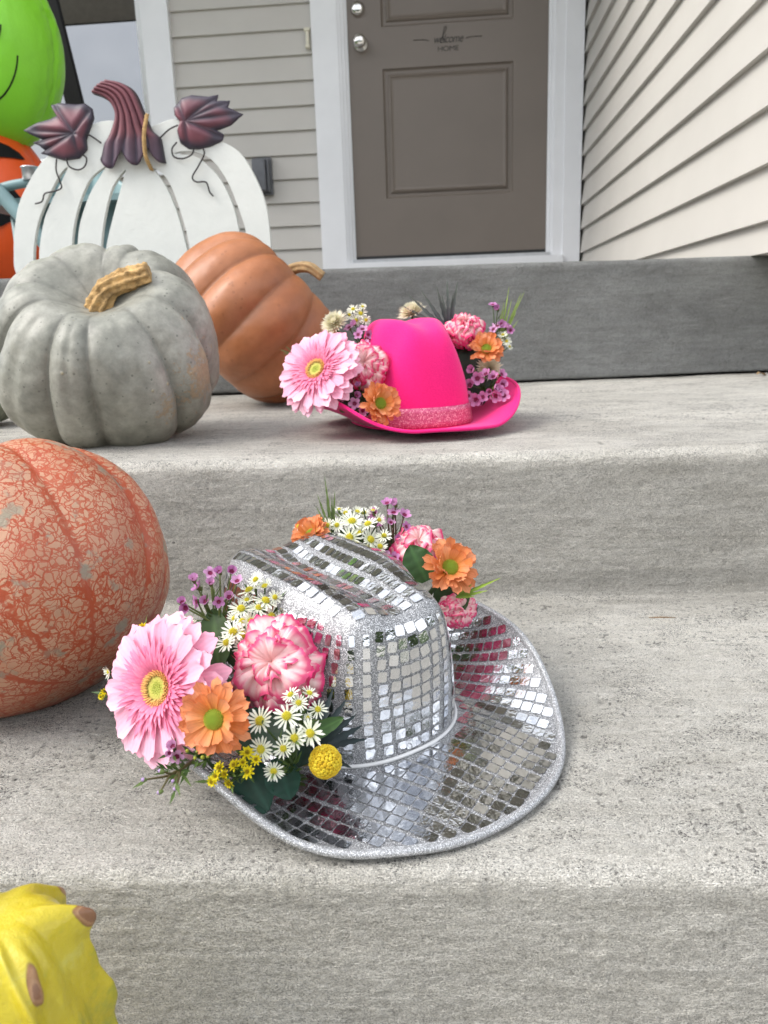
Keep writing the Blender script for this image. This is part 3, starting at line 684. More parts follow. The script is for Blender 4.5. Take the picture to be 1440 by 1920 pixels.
def yellow_gourd():
    c = Vector((-0.208, 0.285, -0.058)); ax = Vector((-0.10, -0.05, 1))
    root = empty('gourd', (c.x, c.y, -0.160), 'yellow warty gourd with tan knobs at the foot of the steps', 'gourd')
    H = c.z+0.160; R = 0.0445
    mb = MB(); nu, nv = 320, 200; P = []; C = []
    # crests: (angle, twist with height, width, height of the crest); knobs: (angle, level, size, angular size)
    crests = [(0.46, -0.10, 0.10, 0.009), (-0.62, -0.5, 0.08, 0.010), (-1.75, -0.5, 0.12, 0.005), (-2.7, 0.3, 0.15, 0.007), (1.3, 0.2, 0.15, 0.007), (2.4, -0.3, 0.15, 0.007)]
    knobs = [(0.46, 0.90, 0.009, 0.20, 0.09), (-0.60, 0.86, 0.010, 0.12, 0.12), (-2.5, 0.7, 0.008, 0.2, 0.18), (1.5, 0.75, 0.009, 0.2, 0.18), (-1.3, 0.18, 0.002, 0.20, 0.10), (-0.55, 0.16, 0.0015, 0.05, 0.05), (2.6, 0.7, 0.008, 0.2, 0.2)]
    for i in range(nu):
        th = 2*PI*i/nu; row = []; crow = []
        for j in range(nv+1):
            s = j/nv; phi = -PI/2+PI*s
            rr = abs(cos(phi))**0.40; zz = sin(phi); zz = (abs(zz)**0.85)*(1 if zz > 0 else -1)
            r = R*rr*0.90; w0 = 0.0; hid = 0.0
            for (ca_, tw, wd, hh) in crests:
                da = (th-ca_-tw*(zz-0.5)+PI) % (2*PI)-PI; g = 1/(1+(da/wd)**2)**1.5; r += hh*g*rr*sstep(-1.0, 0.4, zz)*(0.75+0.5*mn.noise(Vector((zz*5, ca_, 0)))); hid = max(hid, g)
            r -= 0.0035*rr*sin(5*th+2*zz)**2*(1-hid)
            p = Vector((cos(th)*2, sin(th)*2, zz*2.2)); r *= 1+0.05*mn.noise(p)+0.028*mn.noise(p*2.7)+0.010*mn.noise(p*8)
            for (ka, kz, kh, kr, kv) in knobs:
                da = (th-ka+PI) % (2*PI)-PI; d2 = (da/kr)**2+((zz-kz)/kv)**2+0.75*mn.noise(p*3.1+Vector((ka, 0, 0)))
                g = exp(-max(d2, 0))*sstep(0.35, 0.75, rr); r += kh*g; w0 = max(w0, sstep(0.36, 0.85, g))
            z = H*zz*0.99
            row.append((r*cos(th), r*sin(th), z)); crow.append((w0*0.85, hid, 0))
        P.append(row); C.append(crow)
    mb.grid(P, 0, C, closed=True)
    b = mb.build('body', gourd_mat(), root); b.rotation_mode = 'QUATERNION'; b.rotation_quaternion = Matrix.Rotation(-0.03, 3, 'Y').to_quaternion(); b.location = (0, 0, H)
    st = stem_mesh([(0, 0, 0), (-0.004, 0.001, 0.016), (-0.012, 0.002, 0.030)], [0.009, 0.006, 0.006], 5, 0.15, 20, 2, 0.1)
    s = st.build('stem', M['dry_stem'], root); s.location = (-0.020, 0.006, H*1.96)
yellow_gourd()

def small_gourd():
    c = Vector(on_y(-42, 762, 1.16)); c.z = 0.158+0.045
    root = empty('gourd', (c.x, c.y, 0.158), 'small dull green gourd half hidden behind the grey pumpkin at the photo edge', 'gourd')
    mb = pumpkin_mesh(0.060, 0.046, 8, 0.10, 8, lumps=0.0006, res=(120, 60))
    mt = fruit_mat("green_gourd_skin", [(0.3, (0.13, 0.15, 0.10)), (0.6, (0.22, 0.24, 0.17)), (0.8, (0.28, 0.29, 0.22))], rough=0.5, sc=14, spot_scale=160)
    b = mb.build('body', mt, root); b.location = (0, 0, 0.045)
small_gourd()

# ------------------------------------------------------------ hats
def glitter_mat(name, base=(0.36, 0.365, 0.38)):
    m, t, b = new_mat(name); v = coords(t)
    n = t.nodes.new('ShaderNodeTexVoronoi'); n.inputs['Scale'].default_value = 2400; t.links.new(v, n.inputs['Vector'])
    sep = t.nodes.new('ShaderNodeSeparateColor'); t.links.new(n.outputs['Color'], sep.inputs[0])
    c = ramp(t, sep.outputs[0], [(0.0, tuple(x*0.45 for x in base)), (0.75, base), (0.92, (0.95, 0.96, 0.98))])
    t.links.new(c, b.inputs['Base Color']); b.inputs['Metallic'].default_value = 0.5; b.inputs['Roughness'].default_value = 0.5
    bump(t, b, sep.outputs[1], 0.9, 0.0009); return m
def mirror_mat():
    m, t, b = new_mat("mirror_tile"); v = coords(t)
    b.inputs['Base Color'].default_value = (0.74, 0.75, 0.77, 1); b.inputs['Metallic'].default_value = 1.0; b.inputs['Roughness'].default_value = 0.085
    bump(t, b, noise_(t, v, 170, 3, 0.6), 0.38, 0.0009); return m
M['glitter'] = glitter_mat("silver_glitter_cloth")
M['mirror'] = mirror_mat()
M['silver_edge'] = glitter_mat("silver_braid", (0.50, 0.51, 0.53))
M['white_thread'] = m_plain("white_band", (0.7, 0.7, 0.7), 0.4)
class Hat:
    def __init__(s, c, zb, head, ab, bb, at, bt, h, ao, bo, curl, groove, gw, m=5.0, p=2.35, n0=0.075, z0=0.012, tip=0.004, dent=0.010, cp=1.7, lean=0.0, pt=3.2, af=0.55):
        s.pt = pt; s.af = af
        s.c = Vector((c[0], c[1], zb)); s.head = head; s.q = Matrix.Rotation(head, 3, 'Z')
        s.ab, s.bb, s.at, s.bt, s.h, s.ao, s.bo, s.curl, s.groove, s.gw = ab, bb, at, bt, h, ao, bo, curl, groove, gw
        s.m, s.p, s.n0, s.z0, s.tip, s.dent, s.cp, s.lean = m, p, n0, z0, tip, dent, cp, lean
    def W(s, p): return s.c+s.q @ Vector(p)
    def unit(s, th, p=None):
        p = p or s.p; c, d = cos(th), sin(th)
        return (abs(c)**(2/p)*(1 if c > 0 else -1), abs(d)**(2/p)*(1 if d > 0 else -1))
    def topz(s, a, n):
        ga = 1-0.55*sstep(0.5, 1.0, -a/s.at)-0.35*sstep(0.6, 1.0, a/s.at)
        z = s.h-s.groove*exp(-(n/s.gw)**2)*ga
        z += 0.006*(a/s.at)**2-0.006*sstep(0.3, 1.0, a/s.at)
        for sg in (-1, 1): z -= s.dent*exp(-((a-0.62*s.at)/(0.30*s.at))**2-((n-sg*0.75*s.bt)/(0.30*s.bt))**2)
        return z
    def crown(s, th, phi):
        rho = abs(cos(phi))**(2/s.m); zz = abs(sin(phi))**(2/s.m); ux, uy = s.unit(th, s.p+(s.pt-s.p)*zz)
        zl = zz
        A = s.ab+(s.at-s.ab)*zl; B = s.bb+(s.bt-s.bb)*zl
        a, n = A*rho*ux, B*rho*uy
        # the front sides are pinched in near the top
        pin = 0.20*sstep(0.25, 1, zz)*exp(-((a-0.62*s.at)/(0.34*s.at))**2)*rho
        n *= 1-pin
        z = s.z0+(s.topz(a, n)-s.z0)*zz
        return Vector((a+s.lean*z, n, z))
    def brimz(s, a, n):
        f = clamp((math.hypot(a/s.ao, n/s.bo)-0.50)/0.50)
        z = s.z0+(s.tip-s.z0)*sstep(0.0, 1.0, f)
        c = clamp((abs(n)-s.n0)/(s.bo-s.n0))
        z += s.curl*c**s.cp*(1-s.af*clamp(abs(a)/s.ao)**2)
        z += 0.0016*sin(a*60+n*25)*f
        return z
    def brim(s, th, f):
        ux, uy = s.unit(th); vx, vy = s.unit(th, 2.1)
        a = (s.ab-0.002)*ux*(1-f)+s.ao*vx*f; n = (s.bb-0.002)*uy*(1-f)+s.bo*vy*f
        return Vector((a, n, s.brimz(a, n)))
def tile_faces(mb, p, ta, tb, ha, hb, off=0.0005, jit=0.03, rnd=random, mat=0, cr=0.32):
    nn = ta.cross(tb)
    if nn.length < 1e-12: return
    nn.normalize(); ta = ta.normalized(); tb = (tb-ta*tb.dot(ta)).normalized()
    if nn.z < -0.2: nn = -nn
    j1, j2 = rnd.gauss(0, jit), rnd.gauss(0, jit)
    vs = []
    for x, y in ((-1, -1+cr), (-1+cr*0.3, -1+cr*0.3), (-1+cr, -1), (1-cr, -1), (1-cr*0.3, -1+cr*0.3), (1, -1+cr), (1, 1-cr), (1-cr*0.3, 1-cr*0.3), (1-cr, 1), (-1+cr, 1), (-1+cr*0.3, 1-cr*0.3), (-1, 1-cr)):
        q = p+ta*x*ha+tb*y*hb+nn*(off+x*ha*j1+y*hb*j2); vs.append(q)
    f = tuple(range(12)); 
    e1 = vs[3]-vs[0]; e2 = vs[6]-vs[3]
    if e1.cross(e2).dot(nn) < 0: f = tuple(reversed(f))
    mb.add(vs, [f], mat)
def phis(m, k):
    zm = 0.5**(1/m); a = [math.asin(min(1, (zm*i/k)**(m/2))) for i in range(k+1)]
    return a+[math.acos(min(1, (zm*(k-i)/k)**(m/2))) for i in range(1, k+1)]
def hat_meshes(h, root, mats, tiles=False, names=('crown', 'brim'), nth=200):
    PH = phis(h.m, 40)
    mb = MB(); P = []
    for i in range(nth):
        th = 2*PI*i/nth; P.append([h.crown(th, p) for p in PH])
    mb.grid(P, closed=True); nsm = len(mb.f)
    rnd = random.Random(4); pitch = 0.0088
    if tiles:
        # arc-length table down the crown side at the mean profile
        ncol = 60
        tha = []                                  # equal arc around the base
        acc = [0.0]; N = 720
        for i in range(N): acc.append(acc[-1]+(h.crown(2*PI*(i+1)/N, 0.6)-h.crown(2*PI*i/N, 0.6)).length)
        j = 0
        for k in range(ncol):
            t_ = acc[-1]*(k+0.5)/ncol
            while acc[j+1] < t_: j += 1
            tha.append(2*PI*(j+(t_-acc[j])/(acc[j+1]-acc[j]))/N)
        for k, th in enumerate(tha):
            L = [0.0]; ph = [0.0]; n_ = 300
            for a in phis(h.m, 150)[1:]:
                a = min(a, PI/2*0.999); L.append(L[-1]+(h.crown(th, a)-h.crown(th, ph[-1])).length); ph.append(a)
            row = 0; s_ = 0.0075
            while True:
                idx = next((i for i, q in enumerate(L) if q >= s_), None)
                if idx is None: break
                phi = ph[idx]; p = h.crown(th, phi)
                if abs(cos(phi))**(2/h.m) < 0.94: break
                ta = h.crown(th+0.01, phi)-h.crown(th-0.01, phi); tb = h.crown(th, ph[min(idx+3, len(ph)-1)])-h.crown(th, ph[max(idx-3, 0)])
                rr = rnd.Random if False else rnd
                wa = (h.crown(th+PI/ncol, phi)-h.crown(th-PI/ncol, phi)).length*0.5
                out_ = Vector((p.x, p.y, 0)).normalized()
                n_v = ta.cross(tb)
                if n_v.dot(out_+Vector((0, 0, 0.5))) < 0: ta = -ta
                tile_faces(mb, p, ta, tb, min(0.0037, wa*0.82), 0.0035, jit=0.040, rnd=rnd, mat=1)
                s_ += pitch*(1.0 if row else 1.05); row += 1
        # the flat of the crown: rows run front to back, wide glitter gaps between them
        for ia in range(-14, 15):
            for ib in range(-7, 8):
                a = ia*0.0080; n = ib*0.0108
                rho = (abs(a/h.at)**h.pt+abs(n/(h.bt))**h.pt)**(1/h.pt)
                if rho > 0.90: continue
                def sf(a, n):
                    r_ = (abs(a/h.at)**h.pt+abs(n/h.bt)**h.pt)**(1/h.pt); zz = max(1-r_**h.m, 0.0)**(1/h.m)
                    pin = 0.20*exp(-((a-0.62*h.at)/(0.34*h.at))**2)*r_
                    n2 = n*(1-pin); z = h.z0+(h.topz(a, n2)-h.z0)*zz
                    return Vector((a+h.lean*z, n2, z))
                p = sf(a, n); ta = sf(a+0.001, n)-p; tb = sf(a, n+0.001)-p
                tile_faces(mb, p, ta, tb, 0.0033, 0.0038, off=0.0007, jit=0.05, rnd=rnd, mat=1)
    o = mb.build(names[0], mats, root)
    if tiles:
        sm = [True]*nsm+[False]*(len(mb.f)-nsm); o.data.polygons.foreach_set('use_smooth', sm)
    mb = MB(); P = []; nf = 40
    for i in range(nth):
        th = 2*PI*i/nth; P.append([h.brim(th, k/nf) for k in range(nf+1)])
    mb.grid(P, closed=True)
    if tiles:
        mb.f = [tuple(reversed(f)) for f in mb.f]
    nsm = len(mb.f)
    # underside
    P2 = [[p-Vector((0, 0, 0.0016)) for p in r] for r in P]; mb.grid(P2, closed=True)
    if not tiles: pass
    nsm = len(mb.f)
    if tiles:
        ca, sa = cos(0.42), sin(0.42)
        for iu in range(-30, 31):
            for iv in range(-30, 31):
                u_ = iu*0.0084+0.0014*sin(iv*0.35); v_ = iv*0.0100+0.0040*sin(iu*0.16)+0.0008*(iv % 2)
                a = u_*ca-v_*sa; n = u_*sa+v_*ca
                # gather toward the side curls so that the cloth follows the slope
                ro = math.hypot(a/h.ao, n/h.bo); ri = (abs(a/h.ab)**h.p+abs(n/h.bb)**h.p)**(1/h.p)
                if ro > 0.982 or ri < 1.045: continue
                def sf(a, n): return Vector((a, n, h.brimz(a, n)))
                p = sf(a, n); e = 0.001
                ta = sf(a+ca*e, n+sa*e)-p; tb = sf(a-sa*e, n+ca*e)-p
                tile_faces(mb, p, ta, tb, 0.0038, 0.0040, off=0.0006, jit=0.022, rnd=rnd, mat=1)
    o2 = mb.build(names[1], mats, root)
    if tiles:
        sm = [True]*nsm+[False]*(len(mb.f)-nsm); o2.data.polygons.foreach_set('use_smooth', sm)
    return o, o2

HS = Hat((-0.093, 0.554), 0.0015, math.atan2(-0.758, 0.653), 0.098, 0.078, 0.096, 0.058, 0.127, 0.182, 0.150, 0.050, 0.018, 0.024, n0=0.080, dent=0.007, m=7.0, pt=3.6)
sroot = empty('cowboy_hat', HS.c, 'silver mirror tiled cowboy hat trimmed with flowers on the lower tread', 'hat', 'flowered hats on the steps', rot=HS.q.to_quaternion())
hat_meshes(HS, sroot, [M['glitter'], M['mirror']], tiles=True)
mb = MB(); mb.tube([HS.brim(2*PI*i/240, 1.0)+Vector((0, 0, -0.0006)) for i in range(240)], 0.0026, 10, closed=True)
mb.tube([HS.brim(2*PI*i/240, 0.972)+Vector((0, 0, 0.0006)) for i in range(240)], 0.0008, 6, closed=True)
mb.build('edge_binding', M['silver_edge'], sroot)
mb = MB(); mb.tube([HS.brim(2*PI*i/240, 0.035)+Vector((0, 0, 0.0012)) for i in range(240)], 0.0014, 8, closed=True)
mb.build('seam_cord', M['white_thread'], sroot)

def felt_mat():
    m, t, b = new_mat("hot_pink_felt"); v = coords(t)
    n = noise_(t, v, 700, 5, 0.8); c = ramp(t, n, [(0.3, (0.68, 0.008, 0.14)), (0.7, (0.90, 0.022, 0.22))])
    t.links.new(c, b.inputs['Base Color']); b.inputs['Roughness'].default_value = 0.9
    b.inputs['Sheen Weight'].default_value = 0.35; b.inputs['Sheen Tint'].default_value = (1, 0.45, 0.7, 1); b.inputs['Specular IOR Level'].default_value = 0.15
    bump(t, b, n, 0.5, 0.0006); return m
M['felt'] = felt_mat()
def ribbon_mat():
    m, t, b = new_mat("pink_glitter_ribbon"); v = coords(t)
    n = t.nodes.new('ShaderNodeTexVoronoi'); n.inputs['Scale'].default_value = 900; t.links.new(v, n.inputs['Vector'])
    sep = t.nodes.new('ShaderNodeSeparateColor'); t.links.new(n.outputs['Color'], sep.inputs[0])
    c = ramp(t, sep.outputs[0], [(0.0, (0.48, 0.055, 0.15)), (0.7, (0.62, 0.12, 0.24)), (0.95, (0.82, 0.40, 0.47))])
    t.links.new(c, b.inputs['Base Color']); b.inputs['Roughness'].default_value = 0.45; b.inputs['Metallic'].default_value = 0.25
    bump(t, b, sep.outputs[1], 0.6, 0.0008); return m
M['ribbon'] = ribbon_mat()
HP = Hat((-0.056, 1.050), 0.1585, math.radians(-64), 0.090, 0.074, 0.078, 0.053, 0.143, 0.148, 0.138, 0.046, 0.012, 0.022, m=4.6, n0=0.050, z0=0.006, tip=0.012, dent=0.006, cp=1.5, pt=2.8, af=0.35)
proot = empty('cowboy_hat', HP.c, 'hot pink felt hat with a glitter ribbon and flowers on the upper tread', 'hat', 'flowered hats on the steps', rot=HP.q.to_quaternion())
hat_meshes(HP, proot, [M['felt']])
mb = MB(); mb.tube([HP.brim(2*PI*i/240, 1.0)+Vector((0, 0, -0.0008)) for i in range(240)], 0.0022, 10, closed=True)
mb.tube([HP.brim(2*PI*i/240, 0.965)+Vector((0, 0, -0.0020)) for i in range(240)], 0.0010, 6, closed=True)
mb.build('edge_stitching', M['felt'], proot)
mb = MB(); P = []
for i in range(200):
    th = 2*PI*i/200; row = []
    base = [0.0]; L = 0.0; last = h0 = HP.crown(th, 0.0); pts = []
    for ph in phis(HP.m, 400)[:-1]:
        q = HP.crown(th, ph)
        L += (q-last).length; last = q
        pts.append((L, q))
    for zc in (0.002, 0.0022, 0.008, 0.014, 0.020, 0.026, 0.0262):
        q = next(q for l_, q in pts if l_ >= zc-0.0)
        o_ = Vector((q.x, q.y, 0)).normalized(); offn = 0.0002 if zc in (0.002, 0.0262) else 0.0016
        row.append(q+o_*offn)
    P.append(row)
mb.grid(P, closed=True); mb.build('ribbon_band', M['ribbon'], proot)

# ------------------------------------------------------------ flowers
M['petal'] = m_vcol("soft_petal", 0.55, trans=0.25, bscale=900, bstr=0.25)
M['disk'] = m_vcol("flower_centre", 0.7, bscale=1500, bstr=0.6)
M['green'] = m_vcol("stem_green", 0.5, trans=0.12, bscale=500, var=0.3, vscale=90)
def petal(mb, phi, L, W, r0, z0, el, curl, cup=0.3, notch=0.0, base=(1, 1, 1), tipc=(1, 1, 1), edge=None, ns=8, nw=4, wp=None, ridge=0.0, twist=0.0, rag=0.0, rnd=random, cg=1.0):
    wp = wp or (lambda s: (sin(PI*min(1, s**0.75*0.93+0.07)))**0.55)
    P = []; C = []; r, z, e = r0, z0, el; cp, sp_ = cos(phi), sin(phi)
    for i in range(ns+1):
        s = i/ns
        if i > 0: r += cos(e)*L/ns; z += sin(e)*L/ns; e += curl/ns
        row = []; cr = []
        for j in range(-nw, nw+1):
            q = j/nw; ww = W*0.5*wp(s)
            x = r; y = q*ww; zz = z+cup*abs(q)**2*ww-ridge*W*cos(3*PI*q)*0.5*(1-s)**0.6
            if notch and i == ns: x -= notch*L*(1-abs(abs(q)-0.5)*2)*0.6+notch*L*abs(q)**3; 
            if i == ns: x -= 0.06*L*q*q
            if rag and i >= ns-2: x += rag*L*rnd.uniform(-1, 1); zz += rag*L*rnd.uniform(-1, 1)
            tw = twist*s; y, zz = y*cos(tw)-(zz-z)*sin(tw), z+y*sin(tw)+(zz-z)*cos(tw)
            row.append((x*cp-y*sp_, x*sp_+y*cp, zz))
            c = lerp(base, tipc, s**cg)
            if edge: c = lerp(c, edge[0], sstep(edge[1], 1.0, max(s*s, (abs(q)*s)**1.5 if edge[2] else 0)))
            v_ = 1+0.05*(-1)**j; cr.append(tuple(clamp(k*v_) for k in c))
        P.append(row); C.append(cr)
    mb.grid(P, 0, C)
def dome(mb, R, hgt, col, z0=0.0, n=24, bumps=0.0, rings_=8, col2=None, seed=0, pit=0.0):
    P = []; C = []
    for i in range(n):
        a = 2*PI*i/n; row = []; cr = []
        for k in range(rings_+1):
            t_ = k/rings_; r = R*cos(t_*PI/2); z = z0+hgt*sin(t_*PI/2)-pit*exp(-((r/R)/0.35)**2)
            b = bumps*((i+k) % 2)
            row.append((r*cos(a), r*sin(a), z+b)); cr.append(lerp(col, col2 or col, t_))
        P.append(row); C.append(cr)
    mb.grid(P, 0, C, closed=True)
def nubs(mb, R, hgt, count, size, col, col2, z0=0.0, rnd=random, rmin=0.0, up=1.4, sq=0.5):
    """phyllotaxis of little bumps over a dome"""
    for k in range(count):
        f = (k+0.5)/count; rr = R*math.sqrt(rmin+(1-rmin)*f); a = k*2.39996
        z = z0+hgt*math.sqrt(max(0, 1-(rr/R)**2))
        nrm = Vector((rr*cos(a)/R*0.9, rr*sin(a)/R*0.9, 0.25+math.sqrt(max(0, 1-(rr/R)**2)))).normalized()
        p = Vector((rr*cos(a), rr*sin(a), z)); x = nrm.orthogonal().normalized(); y = nrm.cross(x)
        s_ = size*rnd.uniform(0.8, 1.15); c = lerp(col, col2, f*rnd.uniform(0.7, 1.1) if f < 0.9 else f)
        vs = [p+x*s_*0.5*cos(t)+y*s_*0.5*sin(t) for t in [i*PI/2.5 for i in range(5)]]+[p+nrm*s_*0.5*up+x*s_*0.32*cos(t)+y*s_*0.32*sin(t) for t in [i*PI/2.5 for i in range(5)]]+[p+nrm*s_*0.75*up]
        fs = [(i, (i+1) % 5, 5+(i+1) % 5, 5+i) for i in range(5)]+[(5+i, 5+(i+1) % 5, 10) for i in range(5)]
        mb.add(vs, fs, 0, [tuple(q*0.6 for q in c)]*5+[c]*6)
SIL, PNK = 'flowers tucked on the silver hat', 'flowers tucked on the pink hat'
def head_at(u, v, Y): return Vector(on_y(u, v, Y))
def pxr(u, v, Y, px):
    p = on_y(u, v, Y)-CAM; return px*float(p @ CM[2])/F
def stem_to(root, head, foot, rad=0.0016, col=(0.10, 0.17, 0.05)):
    """a stem from the head down to the brim, in the thing's own frame"""
    inv = root.rotation_quaternion.inverted() if root.rotation_mode == 'QUATERNION' else Matrix.Identity(3).to_quaternion()
    f = inv @ (Vector(foot)-Vector(head)); mid = f*0.5+Vector((0, 0, -f.length*0.18))
    mb = MB(); mb.tube(smooth_path([(0, 0, -0.001), mid*0.5+Vector((0, 0, -0.2*f.length)), f], 5), rad, 7, col=col)
    return mb
def add_stem(root, foot, rad=0.0016, col=(0.10, 0.17, 0.05)):
    stem_to(root, root.location, foot, rad, col).build('stem', M['green'], root)
def sepals(root, R, n=10, L=0.5, col=(0.09, 0.15, 0.04), z=-0.001, el=0.2):
    mb = MB()
    for i in range(n): petal(mb, 2*PI*i/n, R*L, R*L*0.45, 0.0008, z-R*0.12, el, 0.2, 0.2, base=col, tipc=tuple(q*1.5 for q in col), ns=4, nw=1)
    mb.build('sepals', M['green'], root)

def gerbera(u, v, Y, px, d, label, group, foot, spin=0.0, seed=1):
    rnd = random.Random(seed); R = pxr(u, v, Y, px)
    root = empty('gerbera_daisy', head_at(u, v, Y), label, 'flower', group, facing(d, spin))
    lt, md, dk = (0.93, 0.47, 0.62), (0.90, 0.30, 0.47), (0.82, 0.13, 0.30)
    mb = MB()
    for lay, (n, L, el, z) in enumerate(((22, 0.80, -0.10, -0.0022), (24, 0.80, 0.05, -0.0008), (22, 0.70, 0.18, 0.0008))):
        for i in range(n):
            ph = 2*PI*(i+0.5*lay+rnd.uniform(-.22, .22))/n
            petal(mb, ph, R*L*rnd.uniform(0.94, 1.06), R*0.25*rnd.uniform(0.88, 1.12), R*0.18, z+rnd.uniform(-1, 1)*0.0008, el+rnd.uniform(-.06, .06), rnd.uniform(-0.45, -0.05), cup=rnd.uniform(0.0, 0.35), notch=0.0,
                  base=md, tipc=lerp(lt, (1, 0.72, 0.82), rnd.uniform(0, 0.6)), ridge=0.022, twist=rnd.uniform(-.22, .22), rnd=rnd, ns=10, nw=4, cg=0.8,
                  wp=lambda s: (0.42+0.58*min(s, 0.8)/0.8)*math.sqrt(max(0.14, 1-max(0, (s-0.78)/0.24)**2.4)))
    mb.build('petals', M['petal'], root)
    mb = MB()
    for lay, (n, L, el, r0) in enumerate(((54, 0.52, 0.22, 0.18), (54, 0.44, 0.36, 0.18), (54, 0.36, 0.50, 0.18), (50, 0.28, 0.64, 0.18), (46, 0.20, 0.80, 0.19))):
        for i in range(n):
            ph = 2*PI*(i+0.5*lay+rnd.uniform(-.3, .3))/n
            petal(mb, ph, R*L*rnd.uniform(0.85, 1.15), R*0.062, R*r0, 0.0020, el+rnd.uniform(-.1, .1), -0.5, cup=0.2, base=dk, tipc=lerp(md, lt, rnd.uniform(0.0, 0.55)), ns=4, nw=1, rnd=rnd)
    mb.build('inner_petals', M['petal'], root)
    mb = MB(); dome(mb, R*0.23, R*0.05, (0.45, 0.22, 0.08), 0.0012, 36, col2=(0.48, 0.52, 0.10), pit=R*0.03)
    nubs(mb, R*0.265, R*0.06, 210, R*0.030, (0.80, 0.50, 0.16), (0.93, 0.36, 0.15), 0.0012, rnd, 0.30, 2.4)
    nubs(mb, R*0.15, R*0.03, 90, R*0.020, (0.42, 0.50, 0.06), (0.66, 0.68, 0.15), 0.0016, rnd, 0.0, 1.2)
    mb.build('centre', M['disk'], root)
    sepals(root, R*0.5, 14); add_stem(root, foot, 0.0026)
    return root
def mum(u, v, Y, px, d, label, group, foot, spin=0.0, seed=2, closed=0.0, name='orange_daisy'):
    rnd = random.Random(seed); R = pxr(u, v, Y, px)
    root = empty(name, head_at(u, v, Y), label, 'flower', group, facing(d, spin))
    b_, t_ = (0.78, 0.33, 0.045), (0.70, 0.21, 0.075)
    mb = MB()
    for lay, (n, L, el, z) in enumerate(((15, 0.76, -0.02+closed, -0.001), (15, 0.70, 0.20+closed, 0.0), (12, 0.52, 0.55+closed, 0.001))):
        for i in range(n):
            ph = 2*PI*(i+0.5*lay+rnd.uniform(-.2, .2))/n
            petal(mb, ph, R*L*rnd.uniform(0.9, 1.08), R*0.34*rnd.uniform(0.85, 1.1), R*0.20, z, el+rnd.uniform(-.1, .12), rnd.uniform(-0.8, 0.7), cup=rnd.uniform(0.1, 0.6),
                  base=b_, tipc=lerp(t_, (0.80, 0.35, 0.19), rnd.random()), ridge=0.03, twist=rnd.uniform(-.2, .2), rnd=rnd, ns=8, nw=4, cg=0.55,
                  wp=lambda s: (0.34+0.66*s**0.8)*math.sqrt(max(0.0, 1-max(0, (s-0.72)/0.285)**2.2)))
    mb.build('petals', M['petal'], root)
    mb = MB(); dome(mb, R*0.26, R*0.17, (0.16, 0.26, 0.02), 0.0005, 30, col2=(0.26, 0.36, 0.03))
    nubs(mb, R*0.27, R*0.175, 230, R*0.030, (0.26, 0.36, 0.03), (0.55, 0.50, 0.05), 0.0004, rnd, 0.0, 1.0)
    mb.build('centre', M['disk'], root)
    sepals(root, R*0.6, 12); add_stem(root, foot, 0.0022)
    return root
def carnation(u, v, Y, px, d, label, group, foot, spin=0.0, seed=3, flat=0.75):
    rnd = random.Random(seed); R = pxr(u, v, Y, px)
    root = empty('carnation', head_at(u, v, Y), label, 'flower', group, facing(d, spin))
    mb = MB(); inner, mid_, edge = (0.93, 0.62, 0.56), (0.95, 0.62, 0.62), (0.82, 0.045, 0.20)
    lays = ((6, 1.02, -0.15, 0.0), (7, 0.96, 0.08, 0.05), (7, 0.86, 0.30, 0.12), (6, 0.72, 0.55, 0.18), (5, 0.60, 0.85, 0.22), (4, 0.48, 1.15, 0.26))
    for lay, (n, L, el, zz) in enumerate(lays):
        for i in range(n):
            ph = 2*PI*(i+0.5*lay+rnd.uniform(-.25, .25))/n; Wd = 1.35*rnd.uniform(0.85, 1.15); Lp = R*L*rnd.uniform(0.9, 1.08)
            e = el+rnd.uniform(-.24, .24); f1, f2 = rnd.uniform(0, 6), rnd.uniform(0, 6); k1 = rnd.choice((1.5, 2, 2.5)); ns, nw = 14, 12
            P = []; C = []; tw = rnd.uniform(-.4, .4)
            for a in range(ns+1):
                s = a/ns; row = []; cr = []
                for b in range(-nw, nw+1):
                    q = b/nw; ang = q*Wd*0.62*(0.25+0.75*s**0.6)
                    saw = 0.045*abs(sin(q*17+f1))+0.03*abs(sin(q*41+f2))
                    ll = s*Lp*(1-0.20*q*q)-(saw*Lp if a == ns else (saw*Lp*0.5 if a == ns-1 else 0))
                    ruf = s**2.0*R*(0.13*sin(k1*q*PI*0.9+f1)+0.075*sin(8*q+f2)+0.032*sin(21*q+f1*2))
                    bend = e-0.55*s*s+tw*q*0.3
                    x = ll*cos(bend)*cos(ang)-ruf*sin(bend); y = ll*sin(ang)*1.0+ruf*0.25*sin(6*q+f2)
                    z = ll*sin(bend)*cos(ang)+ruf*cos(bend)+zz*R*flat*0.75*(1-s*0.3)
                    cph, sph = cos(ph), sin(ph); row.append((x*cph-y*sph, x*sph+y*cph, z))
                    es = 1-(1-s)*1.0; th_ = 0.90+0.05*sin(q*31+f2)
                    c = lerp(inner, (1.0, 0.80, 0.78), s*0.9)
                    w_ = sstep(0.72+0.09*sin(q*27+f1)+0.05*sin(q*53), 0.95, max(s, (abs(q)**4)*(0.4+0.6*s)))
                    c = lerp(c, edge, w_)
                    if lay > 2: c = lerp(c, (0.92, 0.30, 0.42), 0.22)
                    cr.append(c)
                P.append(row); C.append(cr)
            mb.grid(P, 0, C)
    mb.build('petals', M['petal'], root)
    mb = MB(); mb.lathe([(0.0001, -R*0.75), (R*0.12, -R*0.74), (R*0.17, -R*0.5), (R*0.18, -R*0.15), (R*0.30, 0.0)], 16, col=(0.13, 0.22, 0.08)); mb.build('calyx', M['green'], root)
    add_stem(root, foot, 0.0022, (0.16, 0.24, 0.10))
    return root
